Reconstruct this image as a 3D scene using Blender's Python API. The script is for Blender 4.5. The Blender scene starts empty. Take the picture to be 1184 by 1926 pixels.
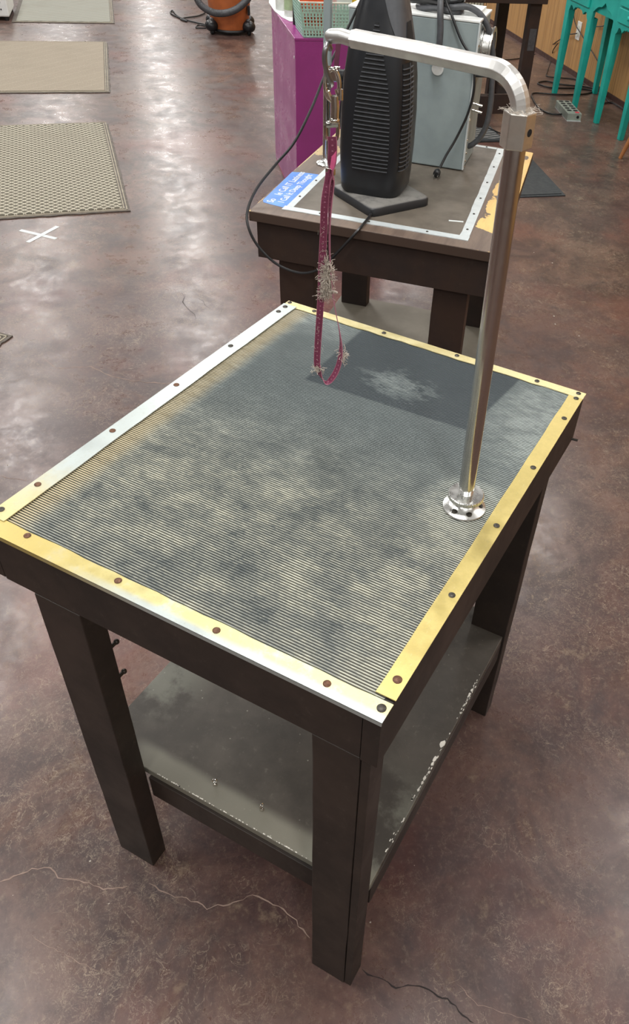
import bpy, math, random
from mathutils import Vector, Matrix
random.seed(7)
PI = math.pi
S = bpy.context.scene
COL = S.collection

# ------------------------------------------------------------------ camera
CP = Vector((0.7827, -0.4463, 1.5479))
def rotm(a, b, c):
    return (Matrix.Rotation(c, 3, 'Z') @ Matrix.Rotation(b, 3, 'Y') @ Matrix.Rotation(a, 3, 'X'))
CM = rotm(0.8435, -0.0598, 0.4820)
FPX = 1494.17
cd = bpy.data.cameras.new('camera'); cam = bpy.data.objects.new('camera', cd); COL.objects.link(cam)
cd.sensor_fit = 'VERTICAL'; cd.sensor_height = 36; cd.lens = FPX * 36 / 1926; cd.shift_x = -130 / 1926
cd.clip_start = 0.02; cd.clip_end = 100
cam.matrix_world = Matrix.Translation(CP) @ CM.to_4x4()
S.camera = cam
def ray(u, v): return CM @ Vector(((u - 722) / FPX, -(v - 963) / FPX, -1.0))
def on_z(u, v, z=0.0):
    d = ray(u, v); return CP + d * ((z - CP.z) / d.z)
def on_plane(u, v, p0, nn):
    d = ray(u, v); t = (Vector(p0) - CP).dot(nn) / d.dot(nn); return CP + d * t
def facing(u, v, x, y):          # vertical plane through (x, y) turned to the viewer
    nn = Vector((CP.x - x, CP.y - y, 0)).normalized(); return on_plane(u, v, (x, y, 0), nn)

# ------------------------------------------------------------------ frames
U = Vector((0.667, -0.745, 0)).normalized(); NN = Vector((0.745, 0.667, 0)).normalized()
W0 = Vector((-1.23, 6.829, 0)); RA = math.atan2(U.y, U.x)
def R2(al, fw, z=0.0): return W0 + U * al - NN * fw + Vector((0, 0, z))
TA = math.radians(12.0); TO = Vector((-0.322, 1.075, 0))
TX = Vector((math.cos(TA), math.sin(TA), 0)); TY = Vector((-math.sin(TA), math.cos(TA), 0))
def T2(x, y, z=0.0): return TO + TX * x + TY * y + Vector((0, 0, z))
def T2loc(p):
    d = p - TO; return Vector((d.dot(TX), d.dot(TY), p.z))
def t2_ly(u, v, ly): return on_plane(u, v, T2(0, ly), TY)

# ------------------------------------------------------------------ node helper
class G:
    def __init__(s, name):
        s.m = bpy.data.materials.new(name); s.m.use_nodes = True
        s.nt = s.m.node_tree; s.nt.nodes.clear()
        s.out = s.nt.nodes.new('ShaderNodeOutputMaterial')
        s.b = s.nt.nodes.new('ShaderNodeBsdfPrincipled')
        s.nt.links.new(s.b.outputs[0], s.out.inputs[0])
        tc = s.nt.nodes.new('ShaderNodeTexCoord'); s.obj = tc.outputs['Object']; s.uvs = tc.outputs['UV']
    def put(s, sock, v):
        if isinstance(v, X): s.nt.links.new(v.o, sock)
        elif isinstance(v, bpy.types.NodeSocket): s.nt.links.new(v, sock)
        elif isinstance(v, (tuple, list)) and len(sock.default_value) == 4 and len(v) == 3: sock.default_value = (*v, 1)
        else: sock.default_value = v
    def math(s, op, a, b=None, c=None):
        n = s.nt.nodes.new('ShaderNodeMath'); n.operation = op
        s.put(n.inputs[0], a)
        if b is not None: s.put(n.inputs[1], b)
        if c is not None: s.put(n.inputs[2], c)
        return X(s, n.outputs[0])
    def xyz(s, src=None):
        n = s.nt.nodes.new('ShaderNodeSeparateXYZ'); s.nt.links.new(src or s.obj, n.inputs[0])
        return [X(s, o) for o in n.outputs]
    def mapv(s, scale=(1, 1, 1), rot=(0, 0, 0), loc=(0, 0, 0), src=None):
        n = s.nt.nodes.new('ShaderNodeMapping'); s.nt.links.new(src or s.obj, n.inputs[0])
        n.inputs['Scale'].default_value = scale; n.inputs['Rotation'].default_value = rot; n.inputs['Location'].default_value = loc
        return n.outputs[0]
    def noise(s, scale, detail=4, rough=.55, vec=None, dist=0):
        n = s.nt.nodes.new('ShaderNodeTexNoise'); s.nt.links.new(vec or s.obj, n.inputs['Vector'])
        n.inputs['Scale'].default_value = scale; n.inputs['Detail'].default_value = detail
        n.inputs['Roughness'].default_value = rough; n.inputs['Distortion'].default_value = dist
        return X(s, n.outputs['Fac'])
    def voro(s, scale, vec=None, feature='F1'):
        n = s.nt.nodes.new('ShaderNodeTexVoronoi'); n.feature = feature; s.nt.links.new(vec or s.obj, n.inputs['Vector'])
        n.inputs['Scale'].default_value = scale; return X(s, n.outputs['Distance'])
    def step(s, v, a, b, lo=0.0, hi=1.0, smooth=True):
        n = s.nt.nodes.new('ShaderNodeMapRange'); n.interpolation_type = 'SMOOTHSTEP' if smooth else 'LINEAR'
        s.put(n.inputs['Value'], v)
        if a > b: a, b, lo, hi = b, a, hi, lo
        n.inputs['From Min'].default_value = a; n.inputs['From Max'].default_value = b
        n.inputs['To Min'].default_value = lo; n.inputs['To Max'].default_value = hi
        return X(s, n.outputs[0])
    def mix(s, f, a, b):
        n = s.nt.nodes.new('ShaderNodeMix'); n.data_type = 'RGBA'
        s.put(n.inputs[0], f); s.put(n.inputs[6], a); s.put(n.inputs[7], b); return X(s, n.outputs[2])
    def bump(s, h, strength=.3, dist=.001):
        n = s.nt.nodes.new('ShaderNodeBump'); n.inputs['Strength'].default_value = strength; n.inputs['Distance'].default_value = dist
        s.put(n.inputs['Height'], h); s.nt.links.new(n.outputs[0], s.b.inputs['Normal'])
    def set(s, col=None, rough=None, metal=None, spec=None, **kw):
        if col is not None: s.put(s.b.inputs['Base Color'], col)
        if rough is not None: s.put(s.b.inputs['Roughness'], rough)
        if metal is not None: s.put(s.b.inputs['Metallic'], metal)
        if spec is not None: s.put(s.b.inputs['Specular IOR Level'], spec)
        for k, v in kw.items(): s.put(s.b.inputs[k.replace('_', ' ')], v)
        return s.m
class X:
    def __init__(s, g, o): s.g = g; s.o = o
    def __add__(s, b): return s.g.math('ADD', s, b)
    __radd__ = __add__
    def __sub__(s, b): return s.g.math('SUBTRACT', s, b)
    def __rsub__(s, b): return s.g.math('SUBTRACT', b, s)
    def __mul__(s, b): return s.g.math('MULTIPLY', s, b)
    __rmul__ = __mul__
    def sat(s): return s.g.step(s, 0, 1, smooth=False)
    def frac(s): return s.g.math('FRACT', s)
    def abs(s): return s.g.math('ABSOLUTE', s)
def lin(r, g, b):
    f = lambda c: (c / 255 / 12.92) if c / 255 <= .04045 else ((c / 255 + .055) / 1.055) ** 2.4
    return (f(r), f(g), f(b))

def plain(name, c, rough=.5, metal=0.0, var=.12, scale=30, bump=.1, c2=None, spec=None):
    g = G(name); n = g.noise(scale, 5)
    c2 = c2 or tuple(x * (1 - var * 2) for x in c)
    m = g.set(g.mix(g.step(n, .3, .7), c, c2), g.step(n, .3, .7, max(.03, rough - .07), min(1, rough + .07)), metal, spec)
    if bump: g.bump(n, bump, .0006)
    return m

# ------------------------------------------------------------------ materials
def m_floor():
    g = G('stained_concrete')
    big = g.noise(.9, 5, .6, dist=.4); mid = g.noise(4.5, 9, .72, dist=.5); m2 = g.noise(11, 8, .7, vec=g.mapv(loc=(5, 2, 0))); fine = g.noise(70, 8, .8)
    red = g.noise(1.7, 5, .6, vec=g.mapv(loc=(3, 7, 1)))
    c = g.mix(g.step(mid, .36, .62), lin(104, 80, 71), lin(61, 45, 42))
    c = g.mix(g.step(big, .42, .62) * .45, c, lin(76, 58, 60))
    c = g.mix(g.step(red, .52, .70) * .55, c, lin(108, 66, 58))
    c = g.mix(g.step(m2, .56, .70) * .7, c, lin(60, 47, 49))
    c = g.mix(g.step(m2, .42, .32) * .35, c, lin(146, 128, 108))
    c = g.mix(g.step(fine, .50, .72) * .35, c, lin(150, 132, 112)); c = g.mix(g.step(fine, .46, .34) * .45, c, lin(60, 48, 46))
    def hair(sc, loc, w, dist):
        n = g.noise(sc, 5, .6, vec=g.mapv(loc=loc), dist=dist); return g.step((n - .5).abs(), w, w * .3)
    msk = g.step(g.noise(3.1, 5, .6, vec=g.mapv(loc=(9, 1, 4))), .44, .60)
    msk2 = g.step(g.noise(2.3, 5, .6, vec=g.mapv(loc=(1, 8, 2))), .46, .60)
    scr = hair(22, (0, 0, 0), .010, 1.2) * msk + hair(34, (4, 4, 4), .012, 2.0) * msk2 + hair(15, (7, 2, 1), .006, .6) * msk2
    sl = g.noise(30, 6, .75, vec=g.mapv(scale=(1, 9, 1), rot=(0, 0, .6)), dist=.4); sl2 = g.noise(30, 6, .75, vec=g.mapv(scale=(9, 1, 1), rot=(0, 0, .3)), dist=.4)
    c = g.mix((g.step(sl, .58, .74) * .35 * msk + g.step(sl2, .58, .74) * .35 * msk2).sat(), c, lin(158, 140, 120))
    c = g.mix((scr * .38).sat(), c, lin(168, 150, 128))
    fl = g.voro(14); c = g.mix(g.step(fl, .018, .010) * .7, c, lin(190, 180, 165))
    rgh = g.step(m2, .35, .65, .24, .34) + g.step(mid, .4, .6, 0, .06) + (scr * .08)
    m = g.set(c, rgh, 0.0, .55)
    g.bump(fine * .5 + sl * .5 + sl2 * .5 + scr * -.3, .07, .001)
    return m
def m_rubber_mat():
    g = G('ribbed_rubber_mat'); x, y, z = g.xyz()
    ridge = g.step(z, .8188, .82015)
    n1 = g.noise(15, 9, .8, vec=g.mapv(scale=(1, 1.3, 1)), dist=.1); n2 = g.noise(26, 5, .7, vec=g.mapv(scale=(1, 2.2, 1)))
    n3 = g.noise(120, 5, .7, vec=g.mapv(scale=(.6, 2.2, 1)))
    near = g.step(y, .52, .2)
    w = near * .16 + g.step(n1, .40, .66) * near * .44 - g.step(n1, .46, .36) * near * .3 + g.step(n1, .45, .7) * .10
    w = w + g.step(x + n1 * .03, .095, .055) * .55 + g.step(x + n1 * .06, .50, .60) * .3 * g.step(y, .7, .5) + g.step(x + n1 * .1, .5, .58) * g.step(y, .45, .6) * .55
    dx = x - .532; dy = y - .37; d = g.math('SQRT', dx * dx + dy * dy)
    w = w + g.step(d, .075, .045) * .5
    w = w + g.step(y, .64, .7) * g.step(x, .22, .1) * .35
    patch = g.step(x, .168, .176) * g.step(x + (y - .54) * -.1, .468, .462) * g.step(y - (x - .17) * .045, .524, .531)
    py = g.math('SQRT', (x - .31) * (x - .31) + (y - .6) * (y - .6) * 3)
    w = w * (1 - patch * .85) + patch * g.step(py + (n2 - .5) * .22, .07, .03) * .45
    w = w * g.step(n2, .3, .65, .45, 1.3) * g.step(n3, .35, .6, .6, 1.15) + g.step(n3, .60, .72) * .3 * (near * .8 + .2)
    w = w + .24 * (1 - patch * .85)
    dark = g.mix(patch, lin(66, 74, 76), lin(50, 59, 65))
    groove = g.mix(g.step(w, .3, 1.0), lin(54, 59, 60), lin(70, 67, 58))
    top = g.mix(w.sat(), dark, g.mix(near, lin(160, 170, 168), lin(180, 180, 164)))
    gold = g.step(x + n1 * .02, .08, .05)
    top = g.mix(gold * .5, top, lin(190, 165, 110))
    m = g.set(g.mix(ridge, groove, top), g.step(n2, .3, .7, .42, .6), 0.0, .45)
    g.bump(n2, .15, .0008)
    return m
def m_trim(name, kind):
    g = G(name); x, y, z = g.xyz(); n = g.noise(22, 6, .7); f = g.noise(240, 6, .8, vec=g.mapv(scale=(1, 1, 1))); s = g.noise(40, 8, .8, vec=g.mapv(scale=(6, 1, 1), rot=(0, 0, .7)))
    brass = lin(190, 172, 106); cream = lin(206, 198, 144); silver = lin(178, 186, 184)
    if kind == 'near':
        t = g.step(x + n * .2, .18, .42); c = g.mix(t, brass, g.mix(g.step(n, .48, .66), cream, silver))
        edge = g.step(y, .012, .003); c = g.mix(edge * g.step(x, .12, .3), c, silver)
    elif kind == 'right': c = g.mix(g.step(n, .35, .7), brass, lin(206, 188, 122))
    elif kind == 'far': c = g.mix(g.step(n, .35, .65), lin(204, 190, 136), lin(214, 204, 160))
    else: c = g.mix(g.step(y + n * .15, .1, .25), lin(198, 186, 138), silver)
    c = g.mix(g.step(f, .5, .75) * .35, c, lin(150, 140, 110))
    c = g.mix(g.step(s, .6, .7) * .35, c, lin(226, 224, 208))
    m = g.set(c, g.step(n, .3, .7, .34, .5), .55); g.bump(s + f, .12, .0005); return m
def m_paint(name, c1, c2, dust=.25, rough=.45):
    g = G(name); n = g.noise(7, 6, .6); f = g.noise(55, 7, .75); st = g.noise(30, 5, .6, vec=g.mapv(scale=(1, 1, .12)))
    c = g.mix(g.step(n, .35, .68), c1, c2); c = g.mix(g.step(f, .55, .8) * dust, c, lin(120, 112, 98))
    c = g.mix(g.step(f, .72, .76) * dust * 2, c, lin(165, 158, 145))
    m = g.set(c, g.step(n, .3, .7, rough, rough + .15)); g.bump(st * .8 + f * .3, .2, .001); return m
def m_shelf():
    g = G('dusty_brown_shelf'); x, y, z = g.xyz(); n = g.noise(9, 6, .65); f = g.noise(60, 7, .8); v = g.voro(55)
    c = g.mix(g.step(n, .3, .7), lin(58, 53, 47), lin(78, 72, 65))
    band = g.step(y + n * .02, .105, .085) * g.step(x, .08, .14)
    c = g.mix(band * .55, c, lin(142, 140, 126))
    c = g.mix(g.step(f, .55, .75) * .35, c, lin(128, 125, 112))
    c = g.mix(g.step(v, .1, .04) * g.step(n, .45, .6) * .8, c, lin(160, 158, 146))
    grey = g.step(x, .44, .5) * g.step(y, .3, .12) + g.step(x, .16, .06) * g.step(y, .1, .2)
    c = g.mix((grey * g.step(n, .4, .55) * .5).sat(), c, lin(140, 142, 130))
    m = g.set(c, .5); g.bump(f, .2, .001); return m
def m_board2():
    g = G('chipped_brown_board'); x, y, z = g.xyz(); n = g.noise(11, 7, .6, dist=.3); grain = g.noise(30, 6, .7, vec=g.mapv(scale=(1, .15, 1))); sp = g.noise(150, 3, .7)
    brown = g.mix(g.step(grain, .35, .7), lin(112, 96, 84), lin(88, 74, 66))
    wood = g.mix(g.step(grain, .35, .7), lin(226, 190, 120), lin(202, 166, 104)); wood = g.mix(g.step(sp, .6, .68) * g.step(x, .555, .585) * .7, wood, lin(90, 80, 75))
    topm = g.step(z, .8185, .8195)
    wear = g.step(x, .5, .53) * g.step(y, .05, .16) * .45 + g.step(x, .56, .585) * .25 + (n - .5) * 1.4 + .22
    wear = wear + g.step(y, .3, .45) * g.step(x, .08, .06) * .3
    e = g.step(y, .006, .001) * .22 + g.step(x, .006, .001) * .3
    wear = (wear + e - .1) * g.step(z, .8185, .8195) * (g.step(x, .5, .52) + g.step(x, .08, .06) * g.step(y, .28, .36) + g.step(y, .014, .008) * .8 + g.step(x, .012, .006) * .8).sat()
    w = g.step(wear, .40, .43)
    grey = g.step(x, .09, .06) * g.step(y, .28, .38)
    wd = g.mix(grey * .6, wood, lin(170, 152, 122))
    c = g.mix(w, g.mix(topm, lin(64, 50, 42), brown), wd)
    m = g.set(c, .5); g.bump(grain, .15, .001); return m
def m_wall():
    g = G('wood_panelling'); x, y, z = g.xyz(); gr = g.noise(5, 8, .7, vec=g.mapv(scale=(12, 12, .35)), dist=.6)
    c = g.mix(g.step(gr, .3, .7), lin(196, 152, 96), lin(158, 116, 70))
    gv = (x * 5.1).frac(); gv2 = (x * 2.55 + .31).frac()
    line = g.step((gv - .5).abs(), .018, .008) + g.step((gv2 - .5).abs(), .010, .004)
    c = g.mix(line.sat() * .75, c, lin(92, 62, 38)); m = g.set(c, .45); g.bump(gr - line, .2, .002); return m
def m_mat(name, kind, a, b):
    g = G(name); x, y, z = g.xyz(); n = g.noise(120, 5, .8); big = g.noise(4, 5)
    if kind == 'diamond':
        s = 25.0; p = (x * s + y * s).frac(); q = (x * s - y * s).frac()
        ln = (g.step((p - .5).abs(), .42, .45) + g.step((q - .5).abs(), .42, .45)).sat()
    elif kind == 'worn':
        s = 7.0; p = (x * s + y * s).frac(); q = (x * 40).frac()
        ln = (g.step((p - .5).abs(), .47, .49) * .35 + g.step((q - .5).abs(), .3, .45) * .2 + g.step(n, .5, .7) * .6).sat()
    else:
        q = (x * 26 + y * 9).frac(); ln = g.step((q - .5).abs(), .2, .35)
    c = g.mix(ln, a, b); c = g.mix(g.step(n, .5, .75) * (.12 if kind == 'diamond' else .4), c, lin(176, 168, 150)); c = g.mix(g.step(big, .45, .7) * .2, c, lin(120, 112, 100))
    m = g.set(c, .85, 0, .2); g.bump(n + ln, .4, .002); return m

M = {}
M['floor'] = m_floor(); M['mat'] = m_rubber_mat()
for k in ('near', 'right', 'far', 'left'): M['trim_' + k] = m_trim('trim_metal_' + k, k)
M['brown'] = m_paint('dark_brown_paint', lin(48, 39, 33), lin(35, 28, 24), .25)
M['brown2'] = m_paint('deep_brown_paint', lin(52, 38, 31), lin(36, 26, 23), .1)
M['brown3'] = m_paint('old_brown_wood', lin(52, 38, 33), lin(38, 28, 26), .1)
M['shelf'] = m_shelf(); M['board2'] = m_board2(); M['wall'] = m_wall()
M['panel2'] = plain('grey_panel', lin(104, 96, 86), .55, var=.1, scale=14, c2=lin(86, 79, 70))
M['alu'] = plain('white_aluminium', lin(212, 220, 222), .4, .35, .06, 40)
M['rust'] = plain('rusty_screw', lin(112, 78, 58), .6, .4, .25, 300)
M['steelscrew'] = plain('dark_screw', lin(74, 70, 64), .45, .6, .2, 300)
M['chrome'] = plain('worn_chrome', (.70, .70, .68), .30, 1.0, .08, 60, 0)
def m_tube():
    g = G('brushed_tube'); n = g.noise(24, 6, .7, vec=g.mapv(scale=(1, 1, .05))); f = g.noise(60, 5, .7)
    m = g.set(g.mix(g.step(n, .3, .7), (.62, .61, .60), (.50, .49, .48)), g.step(f, .3, .7, .16, .24), 1.0); return m
M['tube'] = m_tube()
M['castalu'] = plain('brushed_arm_aluminium', (.66, .655, .64), .38, .85, .06, 70, .15)
M['nut'] = plain('hex_clamp_alloy', (.66, .63, .58), .35, .9, .1, 50, .1)
M['nickel'] = plain('nickel_clasp', (.74, .71, .66), .16, 1.0, .1, 90, 0)
M['darksteel'] = plain('dark_steel_hook', (.30, .30, .31), .35, .9, .1, 90)
M['fur'] = plain('pale_fur', lin(190, 180, 168), .9, 0, .1, 200)
def m_strap():
    g = G('magenta_webbing'); x, y, z = g.xyz(g.uvs)
    f = g.noise(900, 3, .7); dd = g.math('SQRT', (x - .5) * (x - .5) * .45 + ((y * 160).frac() - .5) * ((y * 160).frac() - .5) * .25)
    c = g.mix(g.step(f, .3, .7), lin(128, 54, 84), lin(100, 40, 64)); c = g.mix(g.step(dd, .085, .05) * .5, c, lin(196, 140, 160))
    c = g.mix(g.step((x - .5).abs(), .42, .49) * .6, c, lin(206, 140, 160))
    m = g.set(c, .6); g.bump(f, .3, .0005); return m
M['strap'] = m_strap(); M['maroon'] = plain('maroon_webbing', lin(96, 44, 66), .7); M['pink'] = plain('bright_pink_tape', lin(236, 106, 158), .5)
M['black'] = plain('black_plastic', lin(26, 28, 32), .36, 0, .15, 25, .03)
M['blackdull'] = plain('dusty_black_plastic', lin(72, 72, 73), .6, 0, .25, 18, .05, c2=lin(40, 42, 45))
def m_dusty():
    g = G('dusty_base_plastic'); x, y, z = g.xyz(); n = g.noise(28, 7, .7)
    return g.set(g.mix(g.step(z, .0185, .0215) * g.step(n, .3, .6, .45, 1), lin(34, 35, 38), lin(118, 116, 112)), .55)
M['dustbase'] = m_dusty(); M['slat'] = plain('grille_black', lin(72, 74, 78), .45, 0, .1, 40, 0)
M['void'] = plain('black_and_hole_shade', lin(14, 15, 17), .8, 0, .1, 40, 0)  # near-black: painted shade inside grilles and holes, also plain black parts
M['cord'] = plain('black_cord', lin(26, 26, 28), .45, 0, .1, 60, 0)
M['cable'] = plain('grey_cable', lin(74, 76, 80), .5, 0, .15, 60, .05)
M['galv'] = plain('grey_sheet_steel', lin(150, 162, 163), .42, .2, .08, 12, .05, c2=lin(136, 148, 150))
M['white'] = plain('white_enamel', lin(222, 224, 222), .45, 0, .05, 20)
M['purple'] = plain('magenta_cabinet_paint', lin(152, 62, 130), .3, 0, .08, 6, .03)
M['mint'] = plain('mint_plastic', lin(168, 204, 190), .5, 0, .06, 30)
M['cream'] = plain('cream_plastic', lin(226, 230, 214), .45)
M['orange'] = plain('orange_plastic', lin(186, 104, 58), .4, 0, .1, 12, .03)
M['orangebag'] = plain('orange_wrapper', lin(240, 92, 44), .45)
M['yellow'] = plain('yellow_wrapper', lin(240, 208, 30), .45)
M['green'] = plain('pale_green_label', lin(168, 190, 150), .5)
M['teal'] = plain('teal_paint', lin(34, 176, 162), .45, 0, .1, 10, .05, c2=lin(26, 158, 148))
M['outlet'] = plain('outlet_white', lin(240, 238, 232), .4)
M['strip'] = plain('power_strip_grey', lin(150, 160, 150), .45, .1)
M['red'] = plain('red_switch', lin(240, 70, 90), .3)
M['oak'] = plain('light_oak', lin(168, 112, 66), .45, 0, .12, 14)
M['bluelabel'] = plain('blue_sticker', lin(76, 130, 214), .4, 0, .05, 30, .02, c2=lin(98, 150, 226))
M['tape'] = plain('grey_white_tape', lin(206, 212, 212), .55, 0, .06, 60)
M['ply'] = plain('raw_chip', lin(234, 230, 220), .7)
M['crack_l'] = plain('pale_crack', lin(150, 128, 116), .8)
M['crack_d'] = plain('dark_crack', lin(38, 30, 30), .8)
M['mat1'] = m_mat('diamond_doormat', 'diamond', lin(98, 94, 82), lin(212, 206, 188))
M['mat2'] = m_mat('worn_doormat', 'worn', lin(140, 130, 116), lin(182, 172, 154))
M['mat3'] = m_mat('grey_doormat', 'stripe', lin(120, 120, 112), lin(160, 160, 150))
M['matedge'] = plain('mat_rubber_edge', lin(96, 88, 80), .75, 0, .15, 60)
M['matstripe'] = plain('mat_border_stripe', lin(160, 152, 134), .85)
M['matblack'] = plain('black_rubber_mat', lin(54, 60, 64), .6, 0, .1, 40)
M['matgrey'] = m_mat('ribbed_antifatigue_mat', 'stripe', lin(84, 88, 90), lin(140, 142, 142))
M['ceil'] = plain('ceiling_grey', lin(104, 102, 99), .9, 0, .02, 5)
M['wallpaint'] = plain('painted_wall', lin(190, 184, 176), .8, 0, .03, 3)
M['base'] = plain('baseboard_dark', lin(70, 42, 34), .5)
M['beige'] = plain('beige_ribbed_panel', lin(206, 200, 180), .7)
M['bottle'] = plain('white_bottle', lin(226, 230, 226), .35)

# ------------------------------------------------------------------ mesh builder
class MB:
    def __init__(s): s.v = []; s.f = []; s.uv = {}
    def add(s, vs, fs):
        o = len(s.v); s.v += [tuple(v) for v in vs]; s.f += [tuple(i + o for i in f) for f in fs]; return s
    def box(s, x0, x1, y0, y1, z0, z1, tr=None):
        vs = [Vector((x, y, z)) for z in (z0, z1) for y in (y0, y1) for x in (x0, x1)]
        if tr: vs = [tr @ v for v in vs]
        return s.add(vs, [(0, 2, 3, 1), (4, 5, 7, 6), (0, 1, 5, 4), (2, 6, 7, 3), (0, 4, 6, 2), (1, 3, 7, 5)])
    def prism(s, poly, z0, z1, tr=None):      # ccw polygon in xy
        n = len(poly); vs = [Vector((x, y, z0)) for x, y in poly] + [Vector((x, y, z1)) for x, y in poly]
        if tr: vs = [tr @ v for v in vs]
        return s.add(vs, [tuple(reversed(range(n))), tuple(range(n, 2 * n))] + [(i, (i + 1) % n, n + (i + 1) % n, n + i) for i in range(n)])
    def lathe(s, prof, c=(0, 0, 0), axis=None, n=32):
        Q = Matrix.Identity(3) if axis is None else Vector((0, 0, 1)).rotation_difference(Vector(axis)).to_matrix()
        vs = []
        for r, z in prof:
            for i in range(n):
                a = 2 * PI * i / n; vs.append(Vector(c) + Q @ Vector((r * math.cos(a), r * math.sin(a), z)))
        fs = []; k = len(prof)
        for j in range(k - 1):
            for i in range(n):
                fs.append((j * n + i, j * n + (i + 1) % n, (j + 1) * n + (i + 1) % n, (j + 1) * n + i))
        fs.append(tuple(reversed(range(n)))); fs.append(tuple((k - 1) * n + i for i in range(n)))
        return s.add(vs, fs)
    def sweep(s, path, prof, up=(0, 0, 1), closed=False, scales=None):
        P = [Vector(p) for p in path]; n = len(P); k = len(prof); vs = []
        u = Vector(up)
        for i, p in enumerate(P):
            if closed: t = (P[(i + 1) % n] - P[i - 1])
            else: t = P[min(i + 1, n - 1)] - P[max(i - 1, 0)]
            t.normalize(); u = (u - t * u.dot(t))
            if u.length < 1e-5: u = t.orthogonal()
            u.normalize(); r = t.cross(u); sc = scales[i] if scales else 1
            for a, b in prof: vs.append(p + r * a * sc + u * b * sc)
        fs = []
        for i in range(n if closed else n - 1):
            j = (i + 1) % n
            for q in range(k): fs.append((i * k + q, i * k + (q + 1) % k, j * k + (q + 1) % k, j * k + q))
        if not closed: fs += [tuple(reversed(range(k))), tuple((n - 1) * k + q for q in range(k))]
        return s.add(vs, fs)
    def tube(s, path, r, n=10, closed=False, up=(0, 0, 1), scales=None):
        return s.sweep(path, [(r * math.cos(2 * PI * i / n), r * math.sin(2 * PI * i / n)) for i in range(n)], up, closed, scales)
    def ball(s, c, r, n=10, sq=(1, 1, 1)):
        c = Vector(c); vs = [c + Vector((0, 0, -r * sq[2]))]
        for j in range(1, n // 2):
            a = -PI / 2 + PI * j / (n // 2)
            for i in range(n): vs.append(c + Vector((r * sq[0] * math.cos(a) * math.cos(2 * PI * i / n), r * sq[1] * math.cos(a) * math.sin(2 * PI * i / n), r * sq[2] * math.sin(a))))
        vs.append(c + Vector((0, 0, r * sq[2]))); L = len(vs) - 1; rows = n // 2 - 1
        fs = [(0, 1 + (i + 1) % n, 1 + i) for i in range(n)]
        for j in range(rows - 1):
            for i in range(n): fs.append((1 + j * n + i, 1 + j * n + (i + 1) % n, 1 + (j + 1) * n + (i + 1) % n, 1 + (j + 1) * n + i))
        fs += [(L, 1 + (rows - 1) * n + i, 1 + (rows - 1) * n + (i + 1) % n) for i in range(n)]
        return s.add(vs, fs)
    def build(s, name, mat, parent=None, smooth=False, bevel=0, mats=None, uv=None):
        me = bpy.data.meshes.new(name); me.from_pydata(s.v, [], s.f); me.update()
        o = bpy.data.objects.new(name, me); COL.objects.link(o)
        for m in ([mat] if mats is None else mats): me.materials.append(m)
        if parent: o.parent = parent
        if uv:
            ul = me.uv_layers.new(name='UVMap')
            for lp in me.loops: ul.data[lp.index].uv = uv[lp.vertex_index]
        if smooth:
            for p in me.polygons: p.use_smooth = True
            me.set_sharp_from_angle(angle=math.radians(40))
        if bevel:
            b = o.modifiers.new('bevel', 'BEVEL'); b.width = bevel; b.segments = 2; b.limit_method = 'ANGLE'; b.angle_limit = math.radians(50)
        return o
def tag(o, label, cat, group=None, kind=None):
    o['label'] = label; o['category'] = cat
    if group: o['group'] = group
    if kind: o['kind'] = kind
    return o
def empty(name, loc=(0, 0, 0), rz=0.0):
    o = bpy.data.objects.new(name, None); COL.objects.link(o); o.location = loc; o.rotation_euler = (0, 0, rz); o.empty_display_size = .05; return o
def struct(name, mb, mat, **k):
    o = mb.build(name, mat, **k); o['kind'] = 'structure'; return o
def smoothpath(pts, n=8, closed=False):
    P = [Vector(p) for p in pts]; out = []; m = len(P)
    rng = range(m) if closed else range(m - 1)
    for i in rng:
        g = (lambda k: P[k % m]) if closed else (lambda k: P[max(0, min(m - 1, k))])
        a, b, c, d = g(i - 1), g(i), g(i + 1), g(i + 2)
        for j in range(n):
            t = j / n
            out.append(.5 * ((2 * b) + (c - a) * t + (2 * a - 5 * b + 4 * c - d) * t * t + (3 * b - a - 3 * c + d) * t ** 3))
    if not closed: out.append(P[-1])
    return out
def copy_tree(o, parent=None):
    c = o.copy(); COL.objects.link(c); c.parent = parent
    for ch in list(o.children): copy_tree(ch, c)
    return c

# ------------------------------------------------------------------ room
def roombox(name, a0, a1, f0, f1, z0, z1, mat):
    mb = MB(); e = MB().box(a0, a1, -f1, -f0, z0, z1)
    o = e.build(name, mat); o.location = W0; o.rotation_euler = (0, 0, RA); o['kind'] = 'structure'; return o
CH = 3.0; AL0, AL1, FWL = -22.0, 11.0, 11.0
roombox('floor', AL0, AL1, 0, FWL, -.1, 0, M['floor'])
roombox('ceiling', AL0, AL1, 0, FWL, CH, CH + .1, M['ceil'])
roombox('wall_right', AL0, AL1, -.12, 0, 0, CH, M['wall'])
roombox('wall_left', AL0, AL1, FWL, FWL + .12, 0, CH, M['wallpaint'])
roombox('wall_back', AL0 - .12, AL0, 0, FWL, 0, CH, M['wallpaint'])
roombox('wall_front', AL1, AL1 + .12, 0, FWL, 0, CH, M['wallpaint'])
roombox('baseboard_right', AL0, AL1, 0, .008, 0, .035, M['base'])

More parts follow.
